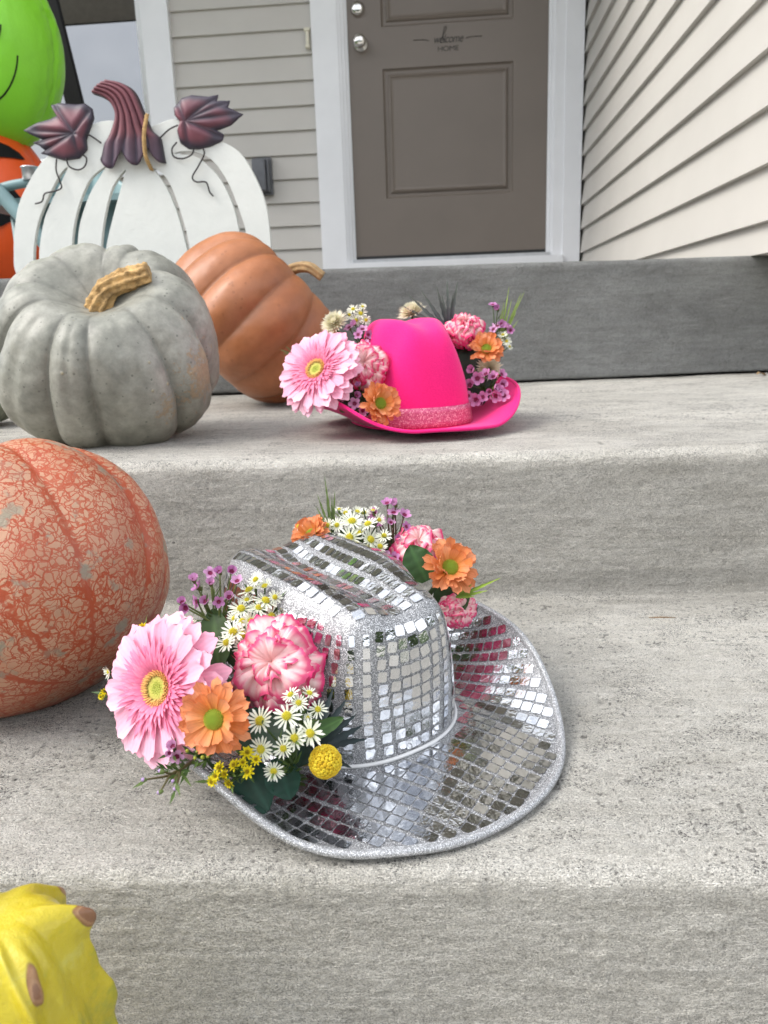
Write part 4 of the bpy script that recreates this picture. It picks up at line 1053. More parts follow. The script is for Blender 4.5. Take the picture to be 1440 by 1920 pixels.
def aster_head(mb_p, mb_c, p, q, R, rnd, openness=0.0, pc=(0.86, 0.87, 0.80), cc=(0.72, 0.62, 0.04)):
    n = rnd.randint(14, 19); sub = MB()
    for i in range(n):
        petal(sub, 2*PI*(i+rnd.uniform(-.25, .25))/n, R*0.82*rnd.uniform(0.8, 1.1), R*0.20, R*0.22, 0, 0.1+openness+rnd.uniform(-.15, .2), rnd.uniform(-0.4, 0.3), cup=0.15, base=(0.80, 0.84, 0.62), tipc=pc, ns=4, nw=1, rnd=rnd,
              wp=lambda s: (0.55+0.45*s)*(1-max(0, (s-0.7)/0.3)**2*0.75), twist=rnd.uniform(-.5, .5))
    s2 = MB(); dome(s2, R*0.28, R*0.20, (0.35, 0.40, 0.04), R*0.02, 12, col2=cc, rings_=4); nubs(s2, R*0.29, R*0.20, 46, R*0.085, cc, (0.80, 0.66, 0.06), R*0.02, rnd, 0, 1.3)
    for s_, d_ in ((sub, mb_p), (s2, mb_c)):
        d_.add([q @ Vector(a)+p for a in s_.v], s_.f, 0, list(s_.c))
def sprig(name, u0, v0, Y0, heads, label, group, kind='aster', seed=5, leaf=True, stemcol=(0.07, 0.12, 0.035), cat='flower sprig', hcol=None, toward=(-0.1, -0.85, 0.45), nleaf=14):
    """stem base at (u0, v0, Y0); heads = [(u, v, Y, px)]; every bloom is a part, its disk a sub-part"""
    rnd = random.Random(seed); base = head_at(u0, v0, Y0)
    root = empty(name, base, label, cat, group)
    st = MB(); tops = [head_at(u, v, Y)-base for u, v, Y, px in heads]
    ctr = sum(tops, Vector())/len(tops); node_ = ctr*0.45
    lf = MB()
    def leafs(a, b, k, L):
        for _ in range(k):
            t_ = rnd.random(); p = a.lerp(b, t_); d = (b-a).normalized(); o_ = d.orthogonal().normalized(); o_.rotate(Matrix.Rotation(rnd.uniform(0, 2*PI), 3, d))
            dr = (d*0.8+o_*0.9).normalized(); s_ = dr.cross(d).normalized()*L*0.10; l_ = L*rnd.uniform(0.6, 1.2)
            m_ = p+dr*l_*0.5+d*l_*0.05; e_ = p+dr*l_+d*l_*0.18
            cg = lerp((0.05, 0.10, 0.025), (0.13, 0.20, 0.05), rnd.random()); nn = dr.cross(s_).normalized()*L*0.03
            lf.add([p, m_-s_, m_+nn, m_+s_, e_], [(0, 1, 2), (0, 2, 3), (1, 4, 2), (2, 4, 3)], 0, cg)
    for tp in tops:
        j = node_+(tp-node_)*0.35+Vector((rnd.uniform(-1, 1), rnd.uniform(-1, 1), rnd.uniform(-1, 1)))*0.002
        pts = smooth_path([Vector((0, 0, 0)), node_, j, tp], 4); st.tube(pts, [0.0011-0.0006*i/len(pts) for i in range(len(pts))], 6, col=stemcol)
        if leaf: leafs(node_, tp, 3, 0.010)
    if leaf: leafs(Vector((0, 0, 0)), node_, nleaf, 0.014)
    st.build('stem', M['green'], root)
    if leaf: lf.build('leaves', M['green'], root)
    for (u, v, Y, px), tp in zip(heads, tops):
        R = pxr(u, v, Y, px); d = (Vector(toward)+Vector((rnd.uniform(-.5, .5), rnd.uniform(-.2, .2), rnd.uniform(-.4, .5)))+(tp-ctr).normalized()*0.35).normalized(); q = facing(d, rnd.uniform(0, 6))
        if kind == 'aster':
            R *= 1.12
            a, b = MB(), MB(); aster_head(a, b, tp, q, R, rnd, rnd.choice((0, 0, 0.15, 0.5)))
            o = a.build('bloom', M['petal'], root); b.build('disk', M['disk'], o)
        elif kind == 'wax':
            R *= 1.22
            a = MB(); pc = hcol or lerp((0.52, 0.22, 0.48), (0.72, 0.42, 0.66), rnd.random())
            n = 5; sub = MB()
            cl = rnd.choice((0.25, 0.5, 0.9))
            for i in range(n): petal(sub, 2*PI*i/n, R*0.72, R*0.75, R*0.30, R*0.1, cl, -0.3+cl, cup=0.25, base=lerp(pc, (0.30, 0.02, 0.12), 0.5), tipc=pc, ns=5, nw=2, rnd=rnd, wp=lambda s: (sin(PI*(0.18+0.72*s)))**0.6, cg=0.6)
            sub.lathe([(0.0001, -R*0.55), (R*0.16, -R*0.5), (R*0.34, R*0.0), (R*0.36, R*0.14)], 10, col=(0.12, 0.15, 0.04))
            sub.lathe([(R*0.34, R*0.12), (R*0.24, R*0.04), (R*0.0001, R*0.10)], 10, col=(0.22, 0.015, 0.07))
            a.add([q @ Vector(z)+tp for z in sub.v], sub.f, 0, list(sub.c)); a.build('bloom', M['petal'], root)
        elif kind == 'bud':
            a = MB(); sub = MB(); pc = hcol or (0.60, 0.28, 0.52)
            sub.lathe([(0.0001, -R*0.9), (R*0.35, -R*0.7), (R*0.55, -R*0.1), (R*0.52, R*0.2)], 12, col=(0.16, 0.22, 0.07)); sub.lathe([(R*0.5, R*0.15), (R*0.46, R*0.45), (R*0.25, R*0.7), (0.0001, R*0.78)], 12, col=pc)
            a.add([q @ Vector(z)+tp for z in sub.v], sub.f, 0, list(sub.c)); a.build('bud', M['petal'], root)
        elif kind == 'gold':
            a = MB(); sub = MB()
            for lay in range(2):
                n = 9
                for i in range(n): petal(sub, 2*PI*(i+lay*0.5+rnd.uniform(-.2, .2))/n, R*0.8*(1-0.25*lay), R*0.30, R*0.12, R*0.1*lay, 0.15+0.5*lay, -0.2, 0.2, base=(0.62, 0.50, 0.01), tipc=(0.86, 0.74, 0.015), ns=4, nw=1, rnd=rnd)
            nubs(sub, R*0.25, R*0.2, 20, R*0.12, (0.40, 0.28, 0.02), (0.65, 0.50, 0.02), R*0.1, rnd, 0, 1.6)
            a.add([q @ Vector(z)+tp for z in sub.v], sub.f, 0, list(sub.c)); a.build('bloom', M['petal'], root)
    return root
def button_mum(u, v, Y, px, d, label, group, foot, seed=11, squash=0.6):
    rnd = random.Random(seed); R = pxr(u, v, Y, px); root = empty('button_chrysanthemum', head_at(u, v, Y), label, 'flower', group, facing(d))
    mb = MB()
    for lay in range(8):
        n = 26-2*lay; el = -0.1+lay*0.2
        for i in range(n):
            petal(mb, 2*PI*(i+0.5*lay+rnd.uniform(-.3, .3))/n, R*(0.85-0.075*lay)*rnd.uniform(.9, 1.1), R*0.13, R*0.10, R*0.03*lay, el, 0.35, cup=0.5, base=(0.75, 0.72, 0.42), tipc=(0.90, 0.85, 0.72), ns=4, nw=1, rnd=rnd)
    mb.build('petals', M['petal'], root); sepals(root, R, 12, 0.6); add_stem(root, foot, 0.0018); return root
def billy(u, v, Y, px, label, group, foot):
    rnd = random.Random(3); R = pxr(u, v, Y, px); root = empty('billy_button', head_at(u, v, Y), label, 'flower', group, facing((0.1, -0.8, 0.5)))
    mb = MB(); N = 210
    P = [[(R*0.93*cos(a)*sin(b), R*0.93*sin(a)*sin(b), R*0.98*cos(b)) for b in [PI*k/16 for k in range(17)]] for a in [2*PI*i/28 for i in range(28)]]
    mb.grid(P, 0, [[(0.38, 0.24, 0.01)]*17]*28, closed=True)
    for k in range(N):
        z = 1-2*(k+0.5)/N; r = math.sqrt(1-z*z); a = k*2.39996; nrm = Vector((r*cos(a), r*sin(a), z)); p = nrm*R*0.90; p.z *= 1.04
        x = nrm.orthogonal().normalized(); y = nrm.cross(x); s_ = R*0.135*rnd.uniform(0.85, 1.1); c = lerp((0.62, 0.40, 0.015), (0.78, 0.60, 0.04), rnd.random())
        vs = []
        for rr, hh in ((1.0, 0.0), (1.0, 0.75), (0.7, 1.35), (0.3, 1.2)): vs += [p+(x*cos(t)+y*sin(t))*s_*rr+nrm*s_*hh for t in [i*PI/3 for i in range(6)]]
        fs = [(l*6+i, l*6+(i+1) % 6, (l+1)*6+(i+1) % 6, (l+1)*6+i) for l in range(3) for i in range(6)]+[tuple(18+i for i in range(6))]
        mb.add(vs, fs, 0, [tuple(q*0.45 for q in c)]*6+[c]*6+[tuple(min(1, q*1.15) for q in c)]*6+[tuple(q*0.75 for q in c)]*6)
    mb.build('head', M['disk'], root); add_stem(root, foot, 0.0011, (0.30, 0.24, 0.10)); return root
def spiky(name, u, v, Y, tips, label, group, colr=(0.035, 0.07, 0.06), width=0.006, cat='foliage', tipc=None):
    base = head_at(u, v, Y); root = empty(name, base, label, cat, group); rnd = random.Random(int(u))
    for (tu, tv, tY) in tips:
        e = head_at(tu, tv, tY)-base; L = e.length; d = e.normalized(); side = d.cross(Vector((0.1, -1, 0.3))).normalized(); nn = side.cross(d)
        mb = MB(); P = []; C = []; ns = 12; sag = rnd.uniform(-.06, .06)
        for i in range(ns+1):
            s = i/ns; w_ = width*(sin(PI*min(1, 0.12+0.88*s))**0.8)*(1-0.35*s)*0.5
            if i % 2 == 1 and 2 < i < ns: w_ *= 1.5
            p = e*s+nn*sag*L*sin(PI*s)
            row = [p-side*w_+nn*w_*0.5, p, p+side*w_+nn*w_*0.5]; c = lerp(colr, tipc or tuple(q*1.6 for q in colr), s)
            P.append(row); C.append([c, tuple(q*1.3 for q in c), c])
        mb.grid(P, 0, C); mb.build('leaf', M['green'], root)
    return root
def leaf_blade(name, u, v, Y, tu, tv, tY, wid, label, group, col=(0.035, 0.085, 0.03)):
    base = head_at(u, v, Y); root_col = col; e = head_at(tu, tv, tY)-base; d = e.normalized(); side = d.cross(Vector((0.0, -0.9, 0.5))).normalized(); nn = side.cross(d)
    mb = MB(); P = []; C = []
    for i in range(15):
        s = i/14; w_ = wid*0.5*sin(PI*(0.06+0.94*s))**0.7; row = []; cr = []
        for j in range(-4, 5):
            q = j/4; row.append(e*s+side*w_*q+nn*(0.25*w_*q*q+0.04*e.length*sin(PI*s)+0.0008*sin(i*2)*abs(q))); cr.append(lerp(col, tuple(k*1.8 for k in col), abs(q)*0.5 if j else 0.8))
        P.append(row); C.append(cr)
    mb.grid(P, 0, C); o = mb.build(name, M['green'], loc=base); return tag(o, label, 'leaf', group)

BL = Vector(HS.W((-0.01, -0.115, 0.022)))      # spots on the brims where stems are tucked in
BF = Vector(HS.W((0.06, -0.105, 0.020)))
BR = Vector(HS.W((-0.05, 0.098, 0.020)))
BB = Vector(HS.W((-0.09, 0.085, 0.020)))
# silver hat, near side
gerbera(300, 1290, 0.428, 146, (-0.38, -0.80, 0.36), 'big pale pink gerbera daisy at the left end of the silver hat flowers', SIL, BL, 0.2, 1)
carnation(513, 1245, 0.455, 112, (-0.05, -0.80, 0.60), 'pink and white ruffled carnation against the left side of the mirrored crown', SIL, BL, 0.3, 3)
mum(403, 1348, 0.388, 78, (-0.10, -0.90, 0.30), 'open orange daisy with a green eye overlapping the big pink gerbera', SIL, BL, 0.4, 2)
billy(610, 1428, 0.405, 29, 'round yellow billy button low on the silver brim', SIL, BF)
sprig('aster_sprig', 560, 1470, 0.43, [(488, 1352, 0.400, 26), (538, 1343, 0.405, 26), (552, 1384, 0.398, 23), (582, 1374, 0.400, 25), (532, 1403, 0.394, 20), (490, 1405, 0.394, 24), (513, 1445, 0.392, 19)],
      'white asters with yellow eyes beside the billy button on the silver hat', SIL, seed=5)
sprig('aster_sprig', 560, 1400, 0.435, [(545, 1303, 0.415, 17), (560, 1318, 0.412, 17), (580, 1300, 0.416, 16), (596, 1330, 0.416, 17), (577, 1345, 0.41, 9)],
      'half open cream asters tucked under the ruffled carnation', SIL, seed=15, toward=(0.1, -0.5, 0.8))
sprig('aster_sprig', 500, 1260, 0.52, [(468, 1107, 0.505, 23), (498, 1127, 0.500, 24), (452, 1142, 0.495, 23), (508, 1155, 0.495, 21), (480, 1087, 0.51, 17), (497, 1100, 0.508, 18), (525, 1165, 0.495, 17), (470, 1165, 0.485, 20), (438, 1185, 0.475, 24), (425, 1205, 0.470, 20), (515, 1120, 0.50, 15), (485, 1140, 0.495, 19), (455, 1190, 0.475, 20)],
      'tall cream asters standing against the back of the silver crown', SIL, seed=25, toward=(0.0, -0.6, 0.7), nleaf=34)
sprig('waxflower_sprig', 425, 1240, 0.50, [(364, 1088, 0.500, 12), (372, 1102, 0.500, 12), (394, 1075, 0.505, 11), (412, 1073, 0.505, 11), (434, 1072, 0.505, 12), (349, 1140, 0.49, 13), (370, 1128, 0.495, 12), (386, 1128, 0.495, 12), (410, 1128, 0.495, 10), (430, 1120, 0.50, 12), (395, 1095, 0.50, 11), (342, 1130, 0.49, 11), (445, 1090, 0.50, 11)],
      'mauve waxflower sprig rising above the pink gerbera', SIL, 'wax', 8, toward=(-0.1, -0.6, 0.6), stemcol=(0.16, 0.20, 0.06), nleaf=8)
sprig('waxflower_sprig', 365, 1425, 0.415, [(270, 1462, 0.37, 8), (302, 1446, 0.375, 8), (325, 1465, 0.365, 7), (300, 1485, 0.37, 8), (330, 1478, 0.368, 8)],
      'thin waxflower twig of buds drooping over the edge of the silver brim', SIL, 'bud', 9, stemcol=(0.16, 0.14, 0.06), toward=(-0.6, -0.4, 0.2), nleaf=6, hcol=(0.50, 0.36, 0.60))
sprig('waxflower_sprig', 345, 1430, 0.42, [(325, 1400, 0.395, 13), (332, 1418, 0.395, 12), (318, 1412, 0.392, 9)],
      'pale mauve waxflowers under the lower edge of the pink gerbera', SIL, 'wax', 39, nleaf=3, hcol=(0.72, 0.42, 0.66))
sprig('goldenrod_sprig', 470, 1450, 0.42, [(463, 1412, 0.392, 17), (440, 1435, 0.390, 16), (465, 1447, 0.388, 17), (480, 1425, 0.39, 14), (412, 1440, 0.388, 17), (398, 1465, 0.386, 15), (430, 1468, 0.386, 15), (405, 1455, 0.384, 13), (422, 1452, 0.386, 13), (455, 1430, 0.39, 12)],
      'bright yellow goldenrod blooms below the orange daisy on the silver hat', SIL, 'gold', 6, nleaf=8)
sprig('goldenrod_sprig', 400, 1440, 0.42, [(362, 1398, 0.395, 8), (372, 1410, 0.393, 8), (378, 1390, 0.395, 8), (388, 1405, 0.393, 7), (352, 1408, 0.394, 7), (366, 1420, 0.393, 7), (380, 1420, 0.392, 8), (395, 1395, 0.394, 7), (390, 1418, 0.392, 6)],
      'tight green goldenrod buds between gerbera and orange daisy', SIL, 'bud', 16, nleaf=5, hcol=(0.42, 0.45, 0.06))
sprig('goldenrod_sprig', 330, 1280, 0.46, [(268, 1176, 0.455, 11), (276, 1184, 0.455, 10), (262, 1184, 0.455, 9)], 'small yellow goldenrod tip peeping out above the pink gerbera', SIL, 'gold', 26, nleaf=2)
sprig('goldenrod_sprig', 280, 1330, 0.45, [(196, 1298, 0.445, 10), (190, 1306, 0.445, 9)], 'small yellow goldenrod tip at the left edge of the pink gerbera', SIL, 'gold', 36, nleaf=2)
sprig('aster_sprig', 300, 1300, 0.46, [(240, 1222, 0.450, 17), (205, 1260, 0.448, 14)], 'two white asters showing behind the left side of the pink gerbera', SIL, seed=45, toward=(-0.5, -0.5, 0.5), nleaf=2)
button_mum(345, 1180, 0.470, 32, (-0.2, -0.5, 0.8), 'cream button chrysanthemum hidden behind the top of the pink gerbera', SIL, BL, 11)
spiky('thistle_leaves', 585, 1405, 0.430, [(690, 1385, 0.46), (650, 1310, 0.45), (668, 1340, 0.455), (645, 1415, 0.42), (660, 1440, 0.42), (625, 1290, 0.45), (640, 1365, 0.43), (680, 1360, 0.46)],
      'dark spiky thistle leaves fanned against the front of the silver crown', SIL, (0.018, 0.028, 0.03), 0.0052)
leaf_blade('green_leaf', 560, 1390, 0.425, 645, 1345, 0.44, 0.010, 'slender mid green leaf behind the asters', SIL, (0.045, 0.10, 0.025))
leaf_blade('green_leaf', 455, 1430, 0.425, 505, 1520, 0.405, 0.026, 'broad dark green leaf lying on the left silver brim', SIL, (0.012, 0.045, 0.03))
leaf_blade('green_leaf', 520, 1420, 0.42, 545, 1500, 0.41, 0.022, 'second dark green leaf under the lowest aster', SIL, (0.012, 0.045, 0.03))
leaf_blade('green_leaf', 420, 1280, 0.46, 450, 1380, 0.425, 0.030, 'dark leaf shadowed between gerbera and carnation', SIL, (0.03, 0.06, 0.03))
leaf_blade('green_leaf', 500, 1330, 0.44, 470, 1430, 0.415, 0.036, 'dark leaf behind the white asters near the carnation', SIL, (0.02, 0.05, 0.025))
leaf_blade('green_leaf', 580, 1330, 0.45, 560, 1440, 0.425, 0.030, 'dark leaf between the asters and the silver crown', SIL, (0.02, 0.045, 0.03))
# silver hat, far side
mum(585, 1003, 0.640, 46, (-0.35, -0.55, 0.75), 'small orange daisy peeking over the back of the silver crown', SIL, BB, 0.3, 21, closed=0.45)
sprig('aster_sprig', 680, 1090, 0.66, [(660, 978, 0.640, 22), (656, 1008, 0.632, 22), (690, 983, 0.640, 19), (694, 1012, 0.632, 22), (615, 985, 0.645, 14), (720, 1005, 0.635, 15), (672, 1030, 0.628, 18), (632, 985, 0.645, 14), (670, 960, 0.65, 13), (710, 975, 0.645, 13), (620, 1010, 0.63, 12), (560, 987, 0.645, 11), (636, 955, 0.655, 9), (700, 1040, 0.62, 13), (640, 1035, 0.625, 10)],
      'white asters rising over the middle of the silver crown', SIL, seed=55, toward=(-0.1, -0.6, 0.6), nleaf=60)
sprig('waxflower_sprig', 740, 1090, 0.66, [(726, 944, 0.655, 10), (741, 946, 0.655, 11), (738, 962, 0.652, 11), (758, 966, 0.652, 11), (703, 965, 0.655, 12), (716, 978, 0.650, 11), (761, 988, 0.645, 9), (748, 1010, 0.640, 8), (733, 980, 0.65, 8), (717, 1040, 0.63, 12), (728, 1050, 0.63, 11), (740, 1046, 0.63, 10), (710, 1055, 0.628, 9)],
      'mauve waxflower sprig beside the far carnation of the silver hat', SIL, 'wax', 18, toward=(-0.1, -0.6, 0.5), stemcol=(0.16, 0.10, 0.06), nleaf=8)
carnation(785, 1022, 0.645, 64, (0.05, -0.45, 0.90), 'pink edged white carnation behind the right shoulder of the silver crown', SIL, BR, 0.6, 23)
mum(843, 1065, 0.600, 62, (0.25, -0.72, 0.55), 'orange daisy to the right of the silver crown top', SIL, BR, 0.1, 22, closed=0.35)
carnation(862, 1142, 0.615, 44, (0.35, -0.5, 0.4), 'carnation low behind the right brim of the silver hat', SIL, BR, 0.2, 24)
button_mum(778, 1078, 0.620, 22, (0.1, -0.5, 0.9), 'cream button chrysanthemum just above the right edge of the silver crown', SIL, BR, 12)
leaf_blade('green_leaf', 800, 1090, 0.60, 768, 1022, 0.610, 0.026, 'dark green leaf in front of the far carnation', SIL, (0.03, 0.075, 0.02))
spiky('feathery_twig', 624, 1010, 0.66, [(608, 890, 0.67), (594, 925, 0.67), (622, 930, 0.67), (628, 918, 0.665), (600, 945, 0.665), (592, 948, 0.67), (612, 940, 0.67)], 'feathery green twig standing tallest behind the silver hat', SIL, (0.09, 0.13, 0.04), 0.0022)
spiky('feathery_twig', 855, 1120, 0.60, [(940, 1083, 0.59), (925, 1090, 0.59), (905, 1100, 0.59), (915, 1107, 0.59), (885, 1095, 0.59), (890, 1118, 0.59)], 'bright green feathery twig poking out to the right of the silver hat', SIL, (0.14, 0.24, 0.03), 0.0024, tipc=(0.36, 0.50, 0.08))

sprig('aster_sprig', 745, 1100, 0.65, [(648, 962, 0.655, 13), (682, 962, 0.655, 14), (700, 958, 0.655, 12), (675, 1000, 0.635, 17), (640, 1015, 0.632, 15), (712, 1025, 0.63, 16), (765, 1062, 0.615, 14), (745, 1070, 0.61, 13), (606, 992, 0.645, 11)],
      'second spray of small white asters mixed with the far waxflowers', SIL, seed=85, toward=(-0.1, -0.5, 0.7), nleaf=50)
sprig('aster_sprig', 470, 1260, 0.50, [(455, 1165, 0.485, 18), (490, 1170, 0.485, 18), (475, 1190, 0.478, 19), (440, 1160, 0.49, 16), (510, 1180, 0.487, 15), (463, 1125, 0.50, 14), (455, 1215, 0.47, 18)],
      'cream asters filling the gap between gerbera and ruffled carnation', SIL, seed=95, toward=(-0.1, -0.6, 0.7), nleaf=40)
leaf_blade('green_leaf', 690, 1080, 0.66, 640, 990, 0.66, 0.030, 'dark leaf behind the far white asters of the silver hat', SIL, (0.03, 0.06, 0.025))
leaf_blade('green_leaf', 730, 1090, 0.66, 715, 1000, 0.665, 0.034, 'dark leaf behind the far waxflowers of the silver hat', SIL, (0.03, 0.055, 0.02))
leaf_blade('green_leaf', 820, 1150, 0.62, 880, 1090, 0.62, 0.030, 'dark leaf behind the right orange daisy of the silver hat', SIL, (0.03, 0.06, 0.02))
leaf_blade('green_leaf', 440, 1250, 0.49, 495, 1130, 0.52, 0.030, 'dark leaf behind the tall cream asters', SIL, (0.035, 0.07, 0.025))
leaf_blade('green_leaf', 410, 1250, 0.48, 400, 1140, 0.50, 0.024, 'green leaf behind the mauve waxflowers over the pink gerbera', SIL, (0.05, 0.09, 0.03))
# pink hat, left side
PL = Vector(HP.W((0.03, -0.105, 0.03))); PR = Vector(HP.W((-0.02, 0.105, 0.03)))
gerbera(594, 694, 0.950, 90, (-0.35, -0.70, 0.50), 'pale pink gerbera daisy at the left end of the pink hat', PNK, PL, 0.5, 4)
carnation(683, 683, 0.975, 56, (0.02, -0.85, 0.45), 'ruffled pink carnation to the left of the pink crown', PNK, PL, 0.9, 33)
mum(712, 757, 0.925, 46, (0.45, -0.75, 0.30), 'orange daisy lying on the near brim of the pink hat', PNK, PL, 0.2, 41, closed=0.3)
button_mum(628, 606, 1.03, 33, (-0.35, -0.6, 0.7), 'cream button chrysanthemum behind the pink hat gerbera', PNK, PL, 13)
sprig('aster_sprig', 680, 660, 1.05, [(662, 580, 1.04, 11), (676, 588, 1.04, 12), (668, 600, 1.035, 11), (686, 600, 1.035, 10), (655, 590, 1.04, 9), (680, 575, 1.04, 8)], 'small white asters above the left flowers of the pink hat', PNK, seed=65)
sprig('waxflower_sprig', 690, 680, 1.05, [(655, 615, 1.03, 9), (665, 608, 1.03, 8), (680, 618, 1.03, 9), (690, 628, 1.03, 8), (672, 628, 1.02, 8), (668, 650, 1.0, 7), (685, 645, 1.01, 8)], 'mauve waxflowers between the pink crown and the cream chrysanthemum', PNK, 'wax', 28, nleaf=10)
sprig('waxflower_sprig', 690, 760, 0.97, [(648, 748, 0.94, 10), (640, 735, 0.94, 9), (665, 757, 0.935, 10), (668, 742, 0.94, 9), (632, 752, 0.935, 8), (655, 728, 0.945, 8), (680, 770, 0.93, 9), (673, 724, 0.945, 8)], 'mauve waxflowers under the pink hat gerbera', PNK, 'wax', 48, nleaf=16)
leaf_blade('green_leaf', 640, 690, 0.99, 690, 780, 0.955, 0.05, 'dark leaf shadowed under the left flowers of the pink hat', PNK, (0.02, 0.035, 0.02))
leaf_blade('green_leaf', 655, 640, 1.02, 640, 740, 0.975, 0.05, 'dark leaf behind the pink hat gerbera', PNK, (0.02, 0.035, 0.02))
spiky('feathery_twig', 560, 670, 1.0, [(524, 655, 0.99), (535, 648, 0.99), (530, 662, 0.99)], 'tiny green twig left of the pink hat gerbera', PNK, (0.10, 0.14, 0.05), 0.0022)
# pink hat, far right side
carnation(872, 612, 1.08, 46, (0.05, -0.40, 0.90), 'bright pink carnation standing right of the pink crown top', PNK, PR, 0.9, 34)
mum(912, 655, 1.05, 38, (0.05, -0.80, 0.55), 'orange daisy with a green eye right of the pink crown', PNK, PR, 0.3, 42, closed=0.3)
button_mum(917, 692, 1.06, 30, (0.1, -0.8, 0.1), 'peach chrysanthemum right under the orange daisy of the pink hat', PNK, PR, 14)
sprig('waxflower_sprig', 905, 740, 1.07, [(887, 694, 1.03, 11), (895, 710, 1.03, 12), (881, 723, 1.025, 12), (911, 702, 1.03, 10), (925, 707, 1.03, 10), (893, 750, 1.02, 12), (928, 728, 1.02, 11), (942, 722, 1.03, 11), (930, 742, 1.02, 11), (878, 742, 1.02, 8), (905, 745, 1.02, 10), (945, 742, 1.02, 10), (938, 733, 1.02, 9), (940, 702, 1.04, 9), (902, 757, 1.02, 9), (918, 735, 1.02, 8)], 'cluster of open mauve waxflowers on the right brim of the pink hat', PNK, 'wax', 38, nleaf=18, toward=(0, -0.9, 0.3), hcol=(0.66, 0.30, 0.55))
sprig('waxflower_sprig', 920, 660, 1.09, [(924, 572, 1.09, 7), (933, 580, 1.09, 8), (940, 608, 1.085, 8), (932, 612, 1.085, 9), (950, 615, 1.085, 8), (957, 620, 1.085, 7), (925, 618, 1.08, 7)], 'thin mauve waxflower stems above the right side of the pink hat', PNK, 'wax', 58, nleaf=8, toward=(0, -0.6, 0.6))
sprig('aster_sprig', 925, 690, 1.09, [(943, 628, 1.08, 9), (950, 640, 1.08, 9), (938, 638, 1.08, 7), (955, 650, 1.08, 7)], 'tiny white asters at the far right of the pink hat flowers', PNK, seed=75, nleaf=6)
spiky('feathery_twig', 935, 650, 1.10, [(955, 535, 1.10), (960, 560, 1.10), (978, 548, 1.10), (984, 545, 1.10), (945, 565, 1.10), (968, 585, 1.10), (972, 600, 1.10), (940, 580, 1.10)], 'pale green feathery twig above the right of the pink hat', PNK, (0.14, 0.20, 0.06), 0.0024, tipc=(0.32, 0.44, 0.10))
spiky('thistle_leaves', 842, 625, 1.12, [(752, 572, 1.12), (765, 552, 1.12), (790, 545, 1.12), (818, 535, 1.12), (838, 524, 1.12), (858, 526, 1.12), (850, 550, 1.12), (765, 588, 1.12), (802, 565, 1.12), (828, 552, 1.12)], 'bluish spiky thistle leaves fanned behind the pink crown', PNK, (0.06, 0.07, 0.09), 0.0046, tipc=(0.10, 0.13, 0.10))
button_mum(772, 586, 1.13, 32, (-0.3, -0.3, 0.9), 'white chrysanthemum half hidden behind the pink crown', PNK, Vector(HP.W((-0.11, 0.02, 0.03))), 15)
leaf_blade('green_leaf', 880, 650, 1.08, 905, 760, 1.045, 0.055, 'dark leaf behind the waxflowers of the pink hat', PNK, (0.02, 0.03, 0.02))
leaf_blade('green_leaf', 865, 630, 1.09, 885, 720, 1.06, 0.04, 'dark leaf between the pink crown and the right flowers', PNK, (0.02, 0.03, 0.02))

# ------------------------------------------------------------ wooden pumpkin sign on the porch
SY = 1.74
def S1(cx, cy, dy=0.0):
    """a point traced in the sign's own plane (crop scale 2.769, origin 0,130)"""
    return Vector(on_y(cx/2.769, 130+cy/2.769, SY))+Vector((0, dy, 0))
def fill_poly(outer, holes, y0, thick, name, mat, parent, base):
    cu = bpy.data.curves.new('shape', 'CURVE'); cu.dimensions = '2D'; cu.fill_mode = 'BOTH'; cu.extrude = thick/2; cu.bevel_depth = 0.0008
    for ring in [outer]+holes:
        sp = cu.splines.new('POLY'); sp.points.add(len(ring)-1)
        for p, q in zip(sp.points, ring): p.co = (q.x, q.z, 0, 1)
        sp.use_cyclic_u = True
    to = bpy.data.objects.new('shape', cu); COL.objects.link(to); bpy.context.view_layer.update()
    me = bpy.data.meshes.new_from_object(to.evaluated_get(bpy.context.evaluated_depsgraph_get())); bpy.data.objects.remove(to)
    mb = MB(); mb.add([(v.co.x-base.x, y0-v.co.z-base.y, v.co.y-base.z) for v in me.vertices], [tuple(p.vertices) for p in me.polygons])
    return mb.build(name, mat, parent, smooth=False)
def sm_ring(pts, n=5, sharp=False):
    v = [Vector(p) for p in pts]; k = len(v); out_ = []
    for i in range(k):
        a, b, c, d = v[i-1], v[i], v[(i+1) % k], v[(i+2) % k]
        for j in range(n):
            t = j/n; out_.append(0.5*((2*b)+(c-a)*t+(2*a-5*b+4*c-d)*t*t+(3*b-a-3*c+d)*t**3))
    return out_
def plum(name):
    return m_vcol(name, 0.5, bscale=60, bstr=0.2, spec=0.5, var=0.2, vscale=60)
